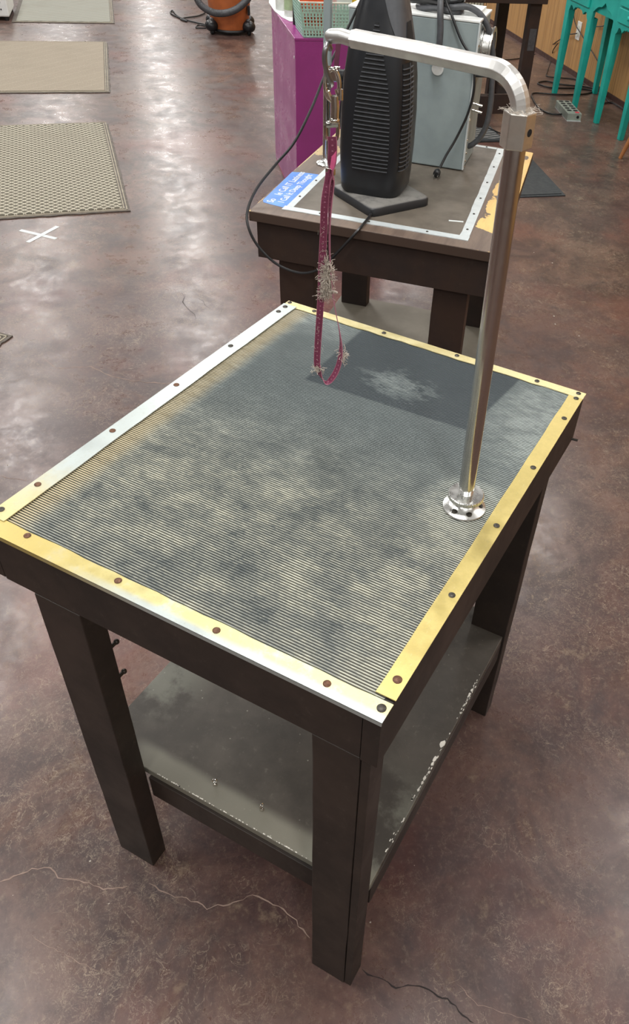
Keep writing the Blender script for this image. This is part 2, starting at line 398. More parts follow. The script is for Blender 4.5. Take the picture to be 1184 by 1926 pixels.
# ------------------------------------------------------------------ lights (rows of ceiling troffers)
def lamp(al, fw, e, w=.35, l=1.22, c=(1.0, .985, .955)):
    ld = bpy.data.lights.new('ceiling_light', 'AREA'); ld.shape = 'RECTANGLE'; ld.size = l; ld.size_y = w; ld.energy = e; ld.color = c
    o = bpy.data.objects.new('ceiling_light', ld); COL.objects.link(o); o.location = R2(al, fw, CH - .02); o.rotation_euler = (0, 0, RA)
    return o
LE = 44
for al in (8.3, 5.6, 2.3, -.8, -3.9, -6.4, -8.9, -11.4, -13.9, -16.4, -18.9, -21.0): lamp(al, 3.1, LE if al > -7 else LE * .6)
for al in (8.3, 5.5, 2.3, -1.2, -4.2, -8.2, -12.2, -16.2): lamp(al, .85, LE * .8)
for al in (8.3, 5.4, 2.6, .2, -2.6, -5.4, -8.6, -12.2, -16.2): lamp(al, 4.9, LE)
for al in (7.0, 2.0, -4.0, -10.0): lamp(al, 8.2, LE)
wd = bpy.data.worlds.new('room_world'); S.world = wd; wd.use_nodes = True
wd.node_tree.nodes['Background'].inputs[0].default_value = (.9, .95, 1, 1); wd.node_tree.nodes['Background'].inputs[1].default_value = .3

# ------------------------------------------------------------------ near grooming table
W, L, H = .5967, .7459, .82
def screw(mat, parent, x, y, z, r=.0048):
    mb = MB(); mb.lathe([(r, -.001), (r, .0006), (r * .8, .0014), (r * .3, .0019)], (x, y, z), n=14)
    mb.lathe([(r * .25, .0017), (r * .25, .0021)], (x, y, z), n=6)
    return mb.build('screw', mat, parent, smooth=True)
def strip(parent, mat, x0, y0, x1, y1, z0, z1, jag=None, amp=.0012, seed=1):
    rnd = random.Random(seed); n = 26; poly = []
    horiz = (x1 - x0) > (y1 - y0)
    if horiz:
        lo = [(x0 + (x1 - x0) * i / n, y0 + (rnd.uniform(0, amp) if jag == 'lo' and 0 < i < n else 0)) for i in range(n + 1)]
        hi = [(x1 - (x1 - x0) * i / n, y1 - (rnd.uniform(0, amp) if jag == 'hi' and 0 < i < n else 0)) for i in range(n + 1)]
    else:
        lo = [(x1 - (rnd.uniform(0, amp) if jag == 'hi' and 0 < i < n else 0), y0 + (y1 - y0) * i / n) for i in range(n + 1)]
        hi = [(x0 + (rnd.uniform(0, amp) if jag == 'lo' and 0 < i < n else 0), y1 - (y1 - y0) * i / n) for i in range(n + 1)]
    return MB().prism(lo + hi, z0, z1).build('edge_trim', mat, parent)

t1 = empty('grooming_table')
tag(t1, 'dark brown wooden grooming table with ribbed rubber top and brass edge strips, nearest the viewer', 'table', 'grooming tables')
MB().box(.004, W - .004, .004, L - .004, .797, .8164).build('tabletop', M['brown'], t1, bevel=.0015)
mb = MB(); NR = 184; y0, y1 = .014, .738; ys = (y1 - y0) / NR; xa, xb = .012, W - .012
prof = []
for i in range(NR):
    b = y0 + i * ys
    prof += [(b, .8186), (b + ys * .36, .8187), (b + ys * .52, .8200), (b + ys * .72, .82025), (b + ys * .9, .8199)]
prof.append((y1, .8186)); k = len(prof)
vs = [(xa, p[0], p[1]) for p in prof] + [(xb, p[0], p[1]) for p in prof] + [(xa, y0, .8164), (xb, y0, .8164), (xa, y1, .8164), (xb, y1, .8164)]
fs = [(i, k + i, k + i + 1, i + 1) for i in range(k - 1)]
fs += [(2 * k, 2 * k + 1, k, 0), (2 * k + 2, k - 1, 2 * k - 1, 2 * k + 3), tuple([2 * k] + list(range(k)) + [2 * k + 2])[::1], tuple([2 * k + 1, 2 * k + 3] + list(range(2 * k - 1, k - 1, -1)))]
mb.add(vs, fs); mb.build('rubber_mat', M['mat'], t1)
ZT = .8204
tn = strip(t1, M['trim_near'], 0, -.0015, W + .0005, .0255, ZT, ZT + .0014, 'hi', .0016, 1); tn['label'] = 'near edge strip, brass fading to silver'
MB().box(0, W, -.0015, -.0003, ZT - .006, ZT + .0006).build('trim_lip', M['trim_near'], tn)
tr_ = strip(t1, M['trim_right'], W - .0245, .031, W + .0005, .736, ZT, ZT + .0014, 'lo', .001, 2); tr_['label'] = 'brass coloured right edge strip'
tf = strip(t1, M['trim_far'], 0, .7265, W + .001, L + .001, ZT + .0002, ZT + .0016, 'lo', .003, 3); tf['label'] = 'pale yellow far edge strip'
tl = strip(t1, M['trim_left'], -.001, .0215, .0275, .7315, ZT + .0012, ZT + .0026, 'hi', .001, 4); tl['label'] = 'silvery left edge strip'
for x, y in ((.072, .018), (.223, .016), (.372, .013), (.521, .013)): screw(M['rust'], tn, x, y, ZT + .0014)
screw(M['steelscrew'], tn, .588, .015, ZT + .0014, .0056)
for x, y in ((.588, .655), (.588, .504), (.588, .354), (.587, .205), (.587, .723)): screw(M['steelscrew'], tr_, x, y, ZT + .0014, .0045)
screw(M['rust'], tr_, .586, .057, ZT + .0014, .0056)
for x, y in ((.063, .738), (.213, .738), (.36, .739), (.512, .738), (.586, .740), (.006, .741)): screw(M['steelscrew'], tf, x, y, ZT + .0016, .0043)
for x, y in ((.007, .036), (.009, .098), (.009, .246), (.009, .396), (.009, .545), (.009, .697), (.009, .720)): screw(M['rust' if .05 < y < .5 else 'steelscrew'], tl, x, y, ZT + .0026, .0048)
AP = .0896; za = H - AP
MB().prism([(0.022, .001), (W - .024, .001), (W - .024, .021), (.022, .021)], za, .8185).build('apron', M['brown'], t1, bevel=.001)
MB().box(W - .023, W - .001, .0, L - .001, za - .002, .8180).build('apron', M['brown'], t1, bevel=.001)
MB().box(.001, .021, .001, L - .001, za + .002, .8180).build('apron', M['brown'], t1, bevel=.001)
MB().box(.022, W - .024, L - .021, L - .002, za, .8162).build('apron', M['brown'], t1, bevel=.001)
def leg(x0, x1, y0, y1, ztop, parent, mat, seed):
    rnd = random.Random(seed); mb = MB(); n = 14; rings = []
    for i in range(n + 1):
        z = ztop * i / n; j = lambda: rnd.uniform(-.0006, .0006)
        rings.append([(x0 + j(), y0, z), (x1 + j(), y0, z), (x1 + j(), y1, z), (x0 + j(), y1, z)])
    vs = [v for r in rings for v in r]
    fs = [(0, 3, 2, 1), tuple(4 * n + q for q in range(4))] + [(4 * i + q, 4 * i + (q + 1) % 4, 4 * i + 4 + (q + 1) % 4, 4 * i + 4 + q) for i in range(n) for q in range(4)]
    return mb.add(vs, fs).build('leg', mat, parent, bevel=.0015)
leg(.509, .5735, .0005, .0375, za - .0004, t1, M['brown'], 1)
MB().box(.5745, .587, .002, .040, 0, za - .003).build('leg_cleat', M['brown'], t1, bevel=.001)
leg(.072, .1525, .0005, .0385, za - .0004, t1, M['brown'], 2)
leg(.509, .585, .636, .674, .797, t1, M['brown'], 3)
leg(.072, .150, .636, .674, .797, t1, M['brown'], 4)
sh = MB().box(.036, .580, .046, .684, .266, .282).build('shelf', M['shelf'], t1, bevel=.0015)
MB().box(.153, .508, .041, .060, .205, .2655).build('shelf_rail', M['brown'], t1, bevel=.001)
MB().box(.563, .581, .061, .634, .212, .2655).build('shelf_rail', M['brown'], t1, bevel=.001)
MB().box(.036, .054, .061, .634, .212, .2655).build('shelf_rail', M['brown'], t1, bevel=.001)
rnd = random.Random(5); mb = MB()
for y, r in ((.345, .0065), (.312, .005), (.300, .0035), (.268, .004), (.258, .0028), (.243, .003), (.47, .0035), (.482, .003)):
    n = 9; poly = [(.5765 - r * .2 + r * rnd.uniform(.6, 1) * math.cos(2 * PI * i / n) * .8, y + r * rnd.uniform(.7, 1.1) * math.sin(2 * PI * i / n) * 1.4) for i in range(n)]
    poly = [(min(px, .5795), py) for px, py in poly]; mb.prism(poly, .2819, .2825)
for i in range(70):
    y = rnd.choice([rnd.uniform(.2, .55), rnd.uniform(.42, .5), rnd.uniform(.12, .3)]); x = rnd.uniform(.574, .5795); r = rnd.uniform(.0003, .0011)
    mb.box(x - r, x + r, y - r * 2.5, y + r * 2.5, .2819, .2824)
for i in range(60):
    x = rnd.uniform(.17, .5); r = rnd.uniform(.0004, .001); mb.box(x - r * 2, x + r * 2, .0465, .0465 + r * 2, .2819, .2823)
o = mb.build('chipped_paint', M['ply'], sh); o['label'] = 'white chips along the shelf edge'; o['kind'] = 'stuff'
for z in (.62, .55): MB().tube([(.147, .0384, z), (.147, .050, z)], .003, 8).ball((.147, .051, z), .0045).build('bolt', M['steelscrew'], t1, smooth=True)
MB().tube([(W - .002, L - .014, .735), (W + .010, L - .012, .735)], .0022, 8).build('nail', M['steelscrew'], t1)
# screw eyes lying on the shelf
for k, (u_, v_) in enumerate(((405, 1476), (493, 1523))):
    p = on_z(u_, v_, .2822); e = empty('screw_eye', p, .4 + k); mb = MB()
    mb.tube([(0, 0, .0045 + .0), (0.0, 0, .010)], .0013, 8)
    mb.lathe([(.004, .0), (.004, .0012), (.002, .0045)], (0, 0, 0), n=10); mb.build('shank', M['nickel'], e, smooth=True)
    MB().tube([(.0045 * math.cos(a), 0, .0135 + .0045 * math.sin(a)) for a in [2 * PI * i / 16 for i in range(16)]], .0011, 6, closed=True, up=(0, 1, 0)).build('eye', M['nickel'], e, smooth=True)
    tag(e, ('small shiny screw eye standing on the lower shelf, farther from the right front leg', 'small shiny screw eye on the lower shelf, nearer the right front leg')[k], 'screw', 'screw eyes on the shelf')

# ------------------------------------------------------------------ near grooming post and arm
PB = Vector((.5335, .3680, .8203)); PT = Vector((.5235, .3665, 1.318)); TIP = Vector((.294, .388, 1.362)); AZ = 1.365
gp = empty('grooming_post', PB)
tag(gp, 'chrome grooming post with bent arm screwed to the ribbed table, in front', 'grooming arm', 'grooming posts')
def rel(p): return Vector(p) - PB
mb = MB(); mb.lathe([(.030, 0), (.0308, .0012), (.030, .0028), (.024, .0050), (.0165, .0085), (.013, .014), (.0125, .021)], n=48)
bf = mb.build('base_flange', M['chrome'], gp, smooth=True)
for a in (-105, -50, 20, 90, 160):
    c = (.0215 * math.cos(math.radians(a)), .0215 * math.sin(math.radians(a)), .0052)
    MB().lathe([(.0045, -.001), (.0043, .0012), (.002, .0022)], c, n=14).build('bolt_head', M['steelscrew'], bf, smooth=True)
pr = []; 
mb = MB(); n = 90; vs = []
for z in (.0195, .0245):
    for i in range(n): r = .0252 if i % 2 else .0246; a = 2 * PI * i / n; vs.append((r * math.cos(a) * 1.0, r * math.sin(a), z))
for i in range(n): a = 2 * PI * i / n; vs.append((.0238 * math.cos(a), .0238 * math.sin(a), .0256))
fs = [tuple(reversed(range(n))), tuple(2 * n + i for i in range(n))] + [(j * n + i, j * n + (i + 1) % n, (j + 1) * n + (i + 1) % n, (j + 1) * n + i) for j in (0, 1) for i in range(n)]
mb.add(vs, fs); mb.build('locking_disc', M['chrome'], gp, smooth=False)
axd = (PT - PB).normalized()
def axp(z): return axd * ((z) / axd.z)
mb = MB(); mb.lathe([(.0095, .0)] + [(.0092 + (.0009 if i % 2 else 0), .001 + i * .0011) for i in range(12)] + [(.0095, .016)], axp(.0250), axd, 24)
mb.build('threaded_collar', M['chrome'], gp, smooth=True)
mb = MB(); mb.tube([axp(.036), axp(.2), axp(.35), rel(PT) - axd * .015], .0112, 28, up=(0, 1, 0)); mb.build('pole', M['tube'], gp, smooth=True)
mb = MB(); hx = [(.0165 * math.cos(math.radians(-75 + 30 + 60 * i)), .0165 * math.sin(math.radians(-75 + 30 + 60 * i))) for i in range(6)]
Tt = Matrix.Translation(rel(PT) - axd * .0185) @ Vector((0, 0, 1)).rotation_difference(axd).to_matrix().to_4x4()
mb.prism(hx, 0, .0335, Tt); hc = mb.build('hex_clamp', M['nut'], gp, bevel=.001)
nd = Vector((math.cos(math.radians(-15)), math.sin(math.radians(-15)), 0)); hp = rel(PT) + nd * .01425 - axd * .002
MB().lathe([(.0036, 0), (.0036, .0004)], hp, nd, 20).build('set_screw_hole', M['void'], hc)
# arm: vertical stub, bend, horizontal hex bar, round tip
A0 = rel(PT) + axd * .008; dirA = Vector((TIP.x - PT.x, TIP.y - PT.y, 0)).normalized()
rb = .036; topz = AZ - PB.z; c0 = Vector((A0.x, A0.y, 0))
path = [A0, Vector((A0.x, A0.y, topz - rb - .002))]
for i in range(13):
    a = PI / 2 * i / 12; path.append(c0 + dirA * (rb - rb * math.cos(a)) + Vector((0, 0, topz - rb + rb * math.sin(a))))
endh = rel(TIP) - dirA * .030; endh.z = topz - .001
path.append(c0 + dirA * .12 + Vector((0, 0, topz))); path.append(endh)
hexp = [(.0098 * math.cos(math.radians(60 * i)), .0098 * math.sin(math.radians(60 * i))) for i in range(6)]
MB().sweep(path, hexp, up=dirA.cross(Vector((0, 0, 1))).cross(Vector((0, 0, 1))) * 1.0).build('arm', M['castalu'], gp, bevel=.0008)
tipr = rel(TIP)
MB().tube([endh - Vector((0, 0, .001)), endh + dirA * .015, tipr - dirA * .003, tipr + dirA * .001, tipr + dirA * .004], .0072, 18, scales=[1, 1, 1, .85, .5]).build('arm_tip', M['castalu'], gp, smooth=True)
rnd = random.Random(3); mb = MB()
for i in range(46):
    a = rnd.uniform(0, 2 * PI); r0 = rnd.uniform(.009, .016); b = rel(PT) + Vector((r0 * math.cos(a), r0 * math.sin(a), .0155)); pts = [b]
    for j in range(4): b = b + Vector((rnd.uniform(-.006, .006), rnd.uniform(-.006, .006), rnd.uniform(-.0012, .0025))); pts.append(b.copy())
    mb.tube(smoothpath(pts, 3), .00018, 4)
o = mb.build('fur_wisps', M['fur'], gp); o['kind'] = 'stuff'

# ------------------------------------------------------------------ noose on the near arm
def fp(u_, v_): return facing(u_, v_, TIP.x, TIP.y)
side = Vector((-(CP.y - TIP.y), CP.x - TIP.x, 0)).normalized()   # to the right in the picture
if side.dot(Vector((1, 0, 0))) < 0: side = -side
tocam = Vector((CP.x - TIP.x, CP.y - TIP.y, 0)).normalized()
nz = empty('grooming_noose', (TIP.x, TIP.y, .93))
tag(nz, 'magenta grooming loop with nickel snap clasp hanging from the near chrome arm', 'grooming loop', 'grooming loops')
NO = Vector((TIP.x, TIP.y, .93))
def nr(p): return Vector(p) - NO
pts = [nr(fp(u_, v_)) + tocam * d for u_, v_, d in ((622, 92, .0), (617, 80, .006), (613, 86, .012), (611, 104, .012), (614, 125, .010), (620, 145, .006), (624, 158, .0), (620, 164, -.005))]
MB().tube(smoothpath(pts, 6), .0029, 12).build('hanging_hook', M['darksteel'], nz, smooth=True)
cen = nr(fp(625.5, 160)); 
ring = [cen + side * (.0078 * math.cos(a)) + Vector((0, 0, .0155 * math.sin(a))) for a in [2 * PI * i / 28 for i in range(28)]]
cl = MB().tube(ring, .0024, 10, closed=True, up=tocam).tube(smoothpath([nr(fp(616, 172)), nr(fp(621, 184)), nr(fp(628, 192))], 5), .003, 10, up=tocam)
cl.tube([nr(fp(630, 180)), nr(fp(631, 200)), nr(fp(630, 226))], .0048, 16, up=tocam).tube([nr(fp(634, 168)), nr(fp(636, 178)), nr(fp(633, 188))], .0024, 10, up=tocam)
clo = cl.build('snap_clasp', M['nickel'], nz, smooth=True)
MB().tube([nr(fp(641, 168)), nr(fp(641, 188))], .003, 12, up=tocam).tube([nr(fp(634, 174)), nr(fp(641, 174))], .0016, 8).build('thumb_latch', M['nickel'], clo, smooth=True)
MB().lathe([(.0048, -.0025), (.0060, -.001), (.0060, .001), (.0048, .0025)], nr(fp(629.5, 226)), (0, 0, 1), 20).build('swivel_collar', M['nickel'], nz, smooth=True)
sq = [nr(fp(u_, v_)) for u_, v_ in ((613, 234), (620, 231), (634, 231), (636, 235), (635, 256), (630, 263), (618, 262), (613, 256))]
MB().tube(smoothpath(sq, 4, True), .0022, 8, closed=True, up=tocam).tube([nr(fp(614, 235)), nr(fp(636, 234))], .0033, 8, up=tocam).build('swivel_loop', M['nickel'], nz, smooth=True)
def ribbon(rows, name='strap', mat=None, wid=.0092, parent=None, n=7, th=.0011):
    ctr = smoothpath([Vector((*nr(fp(u_, v_)),)) + tocam * d for u_, v_, a, d in rows], n)
    ang = smoothpath([Vector((a, w, 0)) for (u_, v_, a, d), w in zip(rows, [1] * len(rows))], n)
    mb = MB(); vs = []; uv = []; dist = 0
    for i, c in enumerate(ctr):
        if i: dist += (c - ctr[i - 1]).length
        t = (ctr[min(i + 1, len(ctr) - 1)] - ctr[max(i - 1, 0)]).normalized(); a = math.radians(ang[i].x)
        wv = side * math.cos(a) + tocam * math.sin(a); wv = (wv - t * wv.dot(t)).normalized(); nv = t.cross(wv).normalized()
        for q, s_ in ((-.5, -.5), (.5, -.5), (.5, .5), (-.5, .5)):
            vs.append(c + wv * wid * q + nv * th * s_); uv.append((q + .5, dist))
    m_ = len(ctr); fs = [(4 * i + q, 4 * i + (q + 1) % 4, 4 * i + 4 + (q + 1) % 4, 4 * i + 4 + q) for i in range(m_ - 1) for q in range(4)]
    fs += [(3, 2, 1, 0), tuple(4 * (m_ - 1) + q for q in range(4))]
    mb.add(vs, fs); return mb.build(name, mat or M['strap'], parent or nz, uv=uv, smooth=False)
ribbon([(625, 255, 8, .004), (626, 275, 10, .004), (625, 300, 15, .003), (623, 318, 60, .002), (621, 335, 40, .001)], wid=.0108)
st = ribbon([(620, 325, 25, .002), (616, 345, 40, .002), (611, 385, 5, .001), (609, 440, 0, 0), (606, 500, 5, 0), (604, 560, 8, 0), (600, 620, 5, 0), (597, 670, 12, 0), (598, 692, 25, 0), (605, 710, 60, 0), (616, 716, 62, 0.004), (628, 703, 50, .006), (638, 680, 52, .006), (642, 650, 68, .005), (639, 620, 82, .004), (631, 580, 84, .003), (625, 540, 84, .002), (621, 490, 82, 0), (620, 430, 78, 0), (622, 380, 65, 0), (625, 345, 55, -.001), (622, 325, 40, -.002)])
MB().box(-.006, .006, -.0025, .0025, -.004, .004, Matrix.Translation(nr(fp(622, 322)))).build('slider_clip', M['nickel'], nz, bevel=.001)
pk = MB(); q = [nr(fp(u_, v_)) + tocam * .006 for u_, v_ in ((624, 292), (633, 281), (632, 300), (627, 319), (621, 312))]
pk.add(q + [p - tocam * .0008 for p in q], [(0, 4, 3, 2, 1), (5, 6, 7, 8, 9)] + [(i, (i + 1) % 5, 5 + (i + 1) % 5, 5 + i) for i in range(5)]); pk.build('pink_tag', M['pink'], nz)
pk = MB(); q = [nr(fp(u_, v_)) + tocam * .004 for u_, v_ in ((621, 318), (617, 345), (613, 340), (619, 312))]
pk.add(q + [p - tocam * .0008 for p in q], [(0, 1, 2, 3), (7, 6, 5, 4)] + [(i, 4 + i, 4 + (i + 1) % 4, (i + 1) % 4) for i in range(4)]); pk.build('strap_end', M['strap'], nz, uv=[(0.2, 0.001)] * 8)
rnd = random.Random(11)
def tuft(u0, v0, du, dv, n, ln=.012, r=.00035, vert=1.0):
    mb = MB()
    for i in range(n):
        b = nr(fp(u0 + rnd.gauss(0, du), v0 + rnd.gauss(0, dv))) + tocam * rnd.uniform(.000, .006); pts = [b]; d = Vector((rnd.gauss(0, 1), rnd.gauss(0, 1), rnd.gauss(-.3, 1) * vert)).normalized()
        for j in range(4):
            d = (d + Vector((rnd.gauss(0, .35), rnd.gauss(0, .35), rnd.gauss(0, .35)))).normalized(); b = b + d * ln / 4; pts.append(b.copy())
        mb.tube(smoothpath(pts, 3), r, 4)
    o = mb.build('fur_tuft', M['fur'], nz); o['kind'] = 'stuff'; return o
tuft(615, 518, 2.6, 13, 420, .013, .00028, 3.5); tuft(610, 548, 4.5, 4, 120, .010, .00022); tuft(616, 545, 3.5, 5, 120, .010, .0003, 2); tuft(645, 668, 2.5, 7, 70, .009); tuft(600, 691, 5, 1.5, 50, .007)
tuft(608, 470, 4, 50, 26, .005, .00014); tuft(600, 640, 4, 40, 22, .005, .00014)
mb = MB(); mb.tube(smoothpath([nr(fp(u_, v_)) + tocam * .006 for u_, v_ in ((616, 552), (620, 545), (628, 544), (635, 547))], 5), .0016, 8, scales=None)
mb.build('fur_curl', M['fur'], nz, smooth=True); mb = MB(); mb.tube(smoothpath([nr(fp(u_, v_)) + tocam * .006 for u_, v_ in ((615, 495), (621, 494), (624, 501), (620, 507), (618, 500))], 5), .0011, 8)
mb.build('fur_curl', M['fur'], nz, smooth=True)

# ------------------------------------------------------------------ second grooming table
t2 = empty('grooming_table', TO, TA)
tag(t2, 'brown wooden grooming table with chipped top and grey panel, standing behind the ribbed one', 'table', 'grooming tables')
MB().prism([(0, 0), (W, 0), (.576, .740), (.570, .744), (0, L)], .796, .820).build('tabletop', M['board2'], t2, bevel=.002)
MB().prism([(.088, .058), (.502, .058), (.480, .718), (.088, .718)], .8201, .8212).build('top_panel', M['panel2'], t2)
fr = []
a = strip(t2, M['alu'], .068, .038, .518, .061, .8201, .8218, 'lo', .002, 11); fr.append(a)
b = strip(t2, M['alu'], .072, .0615, .089, .716, .8201, .8218, None, .001, 12); fr.append(b)
c = strip(t2, M['alu'], .494, .0615, .517, .729, .8201, .8218, 'lo', .002, 13); fr.append(c)
for v in c.data.vertices: v.co.x -= (v.co.y - .0615) * .034
d = strip(t2, M['alu'], .075, .7165, .4700, .731, .8201, .8218, None, .001, 14); fr.append(d)
for x in (.16, .28, .42): screw(M['steelscrew'], a, x, .049, .8218, .003)
for y in (.13, .25, .37, .5, .62): screw(M['steelscrew'], b, .080, y, .8218, .003)
for y in (.10, .2, .31, .43, .56, .68): screw(M['steelscrew'], c, .506 - (y - .06) * .034, y, .8218, .003)
for x in (.2, .44): screw(M['steelscrew'], d, x, .723, .8218, .003)
MB().box(.014, .582, .012, .031, .705, .7955).build('apron', M['brown2'], t2, bevel=.001)
MB().box(.014, .033, .032, .725, .705, .7955).build('apron', M['brown2'], t2, bevel=.001)
MB().prism([(.562, .032), (.582, .032), (.562, .725), (.542, .725)], .703, .7955).build('apron', M['brown2'], t2, bevel=.001)
MB().box(.034, .541, .706, .725, .705, .7955).build('apron', M['brown2'], t2, bevel=.001)
leg(.060, .151, .0325, .070, .7955, t2, M['brown2'], 5); leg(.452, .536, .0325, .070, .7955, t2, M['brown2'], 6)
leg(.035, .122, .640, .678, .7955, t2, M['brown2'], 7); leg(.452, .536, .640, .678, .7955, t2, M['brown2'], 8)
g_ = plain('dusty_grey_shelf', lin(118, 112, 100), .6, 0, .12, 8)
MB().box(.020, .560, .071, .700, .276, .292).build('shelf', g_, t2, bevel=.0015)
MB().box(.06, .536, .072, .09, .215, .2755).build('shelf_rail', M['brown2'], t2, bevel=.001)
MB().box(.06, .536, .6395, .622, .215, .2755).build('shelf_rail', M['brown2'], t2, bevel=.001)
sp_ = MB(); n = 10
sp_.prism([(.006, .075), (.012, .062), (.03, .058), (.0645, .052), (.0705, .058), (.0705, .298), (.03, .296), (.001, .286)], .8201, .8206)
stk = sp_.build('bumper_sticker', M['bluelabel'], t2); stk['label'] = 'blue sticker with white lettering'
def text(body, size, loc, rz, mat, parent, name='lettering', shear=0):
    cu = bpy.data.curves.new('txt', 'FONT'); cu.body = body; cu.size = size; cu.extrude = .0002; cu.offset = size * .012
    to = bpy.data.objects.new('txt', cu); COL.objects.link(to); bpy.context.view_layer.update()
    me = bpy.data.meshes.new_from_object(to.evaluated_get(bpy.context.evaluated_depsgraph_get())); bpy.data.objects.remove(to)
    o = bpy.data.objects.new(name, me); COL.objects.link(o); me.materials.clear(); me.materials.append(mat); o.parent = parent
    o.location = loc; o.rotation_euler = (0, 0, rz); return o
text('So    le Call IT Laziness', .0245, (.0335, .068, .8207), PI / 2, M['white'], stk)
text('I Call It Deep Thought', .0228, (.0575, .078, .8207), PI / 2, M['white'], stk)
p1, p2 = T2loc(on_z(845, 415, .8214)), T2loc(on_z(872, 417, .8214))
tp_ = MB().box(-.0175, .0175, -.0035, .0035, 0, .0004).build('tape_scrap', M['tape']); tp_.location = T2((p1.x + p2.x) / 2, (p1.y + p2.y) / 2, .8213); tp_.rotation_euler = (0, 0, TA + .2)
tag(tp_, 'small white strip of tape on the grey panelled tabletop', 'tape')

# second post with clamp and loop
P2 = T2(.0608, .3868, .8203); g2 = empty('grooming_post', P2, TA)
tag(g2, 'straight steel grooming post with black knob on the far chipped table, beside the black heater', 'grooming arm', 'grooming posts')
MB().lathe([(.026, 0), (.027, .0012), (.026, .003), (.018, .006), (.012, .010), (.010, .016)], (0, 0, 0), n=36).build('base_flange', M['chrome'], g2, smooth=True)
def z2(v_): return facing(617, v_, P2.x, P2.y).z - P2.z
MB().tube([(0, 0, .012), (0, 0, .2), (0, 0, z2(122))], .0095, 20, up=(0, 1, 0)).build('pole', M['tube'], g2, smooth=True)
MB().box(-.0085, .0085, -.0085, .0085, z2(122), .56).build('square_bar', M['galv'], g2, bevel=.001)
MB().box(.004, .030, -.012, .012, z2(150), z2(126)).build('clamp', M['nickel'], g2, bevel=.002)
MB().lathe([(.012, 0), (.016, .003), (.016, .018), (.011, .022)], (.028, 0, z2(140)), (1, 0, 0), 20).tube([(.045, 0, z2(150)), (.048, -.002, z2(185)), (.042, -.004, z2(232))], .011, 12).build('clamp_knob', M['black'], g2, smooth=True)
n2 = empty('grooming_noose', T2(.105, .37, 1.0), TA)
tag(n2, 'dark maroon strap end with snap hanging by the far steel post', 'grooming loop', 'grooming loops')
def q2(u_, v_):
    p = facing(u_, v_, T2(.095, .36).x, T2(.095, .36).y); d_ = p - T2(.105, .37, 1.0); return Vector((d_.dot(TX), d_.dot(TY), d_.z))
MB().sweep(smoothpath([q2(638, 70), q2(636, 92), q2(634, 112), q2(633, 130)], 5), [(-.006, -.0007), (.006, -.0007), (.006, .0007), (-.006, .0007)], up=(0, 1, 0)).build('strap', M['maroon'], n2)
MB().tube([q2(630, 126), q2(640, 127)], .003, 10).tube([q2(633, 128), q2(633, 150)], .0035, 10).build('snap_clasp', M['nickel'], n2, smooth=True)

# ------------------------------------------------------------------ tower heater
HA = TA + math.radians(0)
hb = T2(.266, .197, .8213); th_ = empty('tower_heater', hb, TA)
tag(th_, 'tall black tower fan heater with louvred grilles standing on the grey panelled table', 'heater')
mb = MB(); d0 = .118
def rsq(r, rot, e=5, n=96):
    out = []
    for i in range(n):
        a = 2 * PI * i / n; c_, s_ = math.cos(a), math.sin(a); k_ = (abs(c_) ** e + abs(s_) ** e) ** (-1 / e)
        x_, y_ = r * k_ * c_, r * k_ * s_; out.append((x_ * math.cos(rot) - y_ * math.sin(rot), x_ * math.sin(rot) + y_ * math.cos(rot)))
    return out
rt = math.radians(50.5)
rings = [(.0870, 0), (.0880, .002), (.0880, .017), (.086, .020), (.074, .0235)]
vs = []; 
for r, z in rings: vs += [(x, y, z) for x, y in rsq(r, rt, 13)]
n = 96; k_ = len(rings); fs = [(j * n + i, j * n + (i + 1) % n, (j + 1) * n + (i + 1) % n, (j + 1) * n + i) for j in range(k_ - 1) for i in range(n)] + [tuple(reversed(range(n))), tuple((k_ - 1) * n + i for i in range(n))]
mb.add(vs, fs); mb.build('base_plate', M['dustbase'], th_, smooth=True)
BC = Vector((-.020, .020, 0))   # body axis relative to base centre
# half sizes of the section by height above the base
HS = [(.0235, .072, .072), (.030, .076, .075), (.06, .0785, .077), (.12, .081, .079), (.2, .081, .078), (.27, .077, .074), (.33, .069, .066), (.38, .058, .055), (.42, .048, .046), (.45, .039, .037), (.46, .028, .026)]
def hs(z):
    for (a0, b0, c0_), (a1, b1, c1) in zip(HS, HS[1:]):
        if z <= a1: t = max(0, (z - a0) / (a1 - a0)); return b0 + (b1 - b0) * t, c0_ + (c1 - c0_) * t
    return HS[-1][1:]
def bs(th, z, off=0):            # th degrees from the front (-y), positive to the right
    hx_, hy_ = hs(z); a = math.radians(th - 90); c_, s_ = math.cos(a), math.sin(a); e = 4.2
    k2 = ((abs(c_) / (hx_ + off)) ** e + (abs(s_) / (hy_ + off)) ** e) ** (-1 / e)
    return BC + Vector((k2 * c_, k2 * s_, z))
zs = [.0235, .03, .045, .06, .09, .12, .16, .2, .24, .27, .3, .33, .355, .38, .4, .42, .435, .45, .4555, .46]; n = 72; vs = [bs(360 * i / n, z) for z in zs for i in range(n)]
fs = [(j * n + i, j * n + (i + 1) % n, (j + 1) * n + (i + 1) % n, (j + 1) * n + i) for j in range(len(zs) - 1) for i in range(n)] + [tuple(reversed(range(n))), tuple((len(zs) - 1) * n + i for i in range(n))]
body = MB().add(vs, fs).build('body', M['black'], th_, smooth=True)
def patch_(t0f, z0, z1, off, nz_=30, nt=14):
    vs = []
    for j in range(nz_ + 1):
        z = z0 + (z1 - z0) * j / nz_; a, b = t0f(z)
        vs += [bs(a + (b - a) * i / nt, z, off) for i in range(nt + 1)]
    return vs, [(j * (nt + 1) + i, j * (nt + 1) + i + 1, (j + 1) * (nt + 1) + i + 1, (j + 1) * (nt + 1) + i) for j in range(nz_) for i in range(nt)]
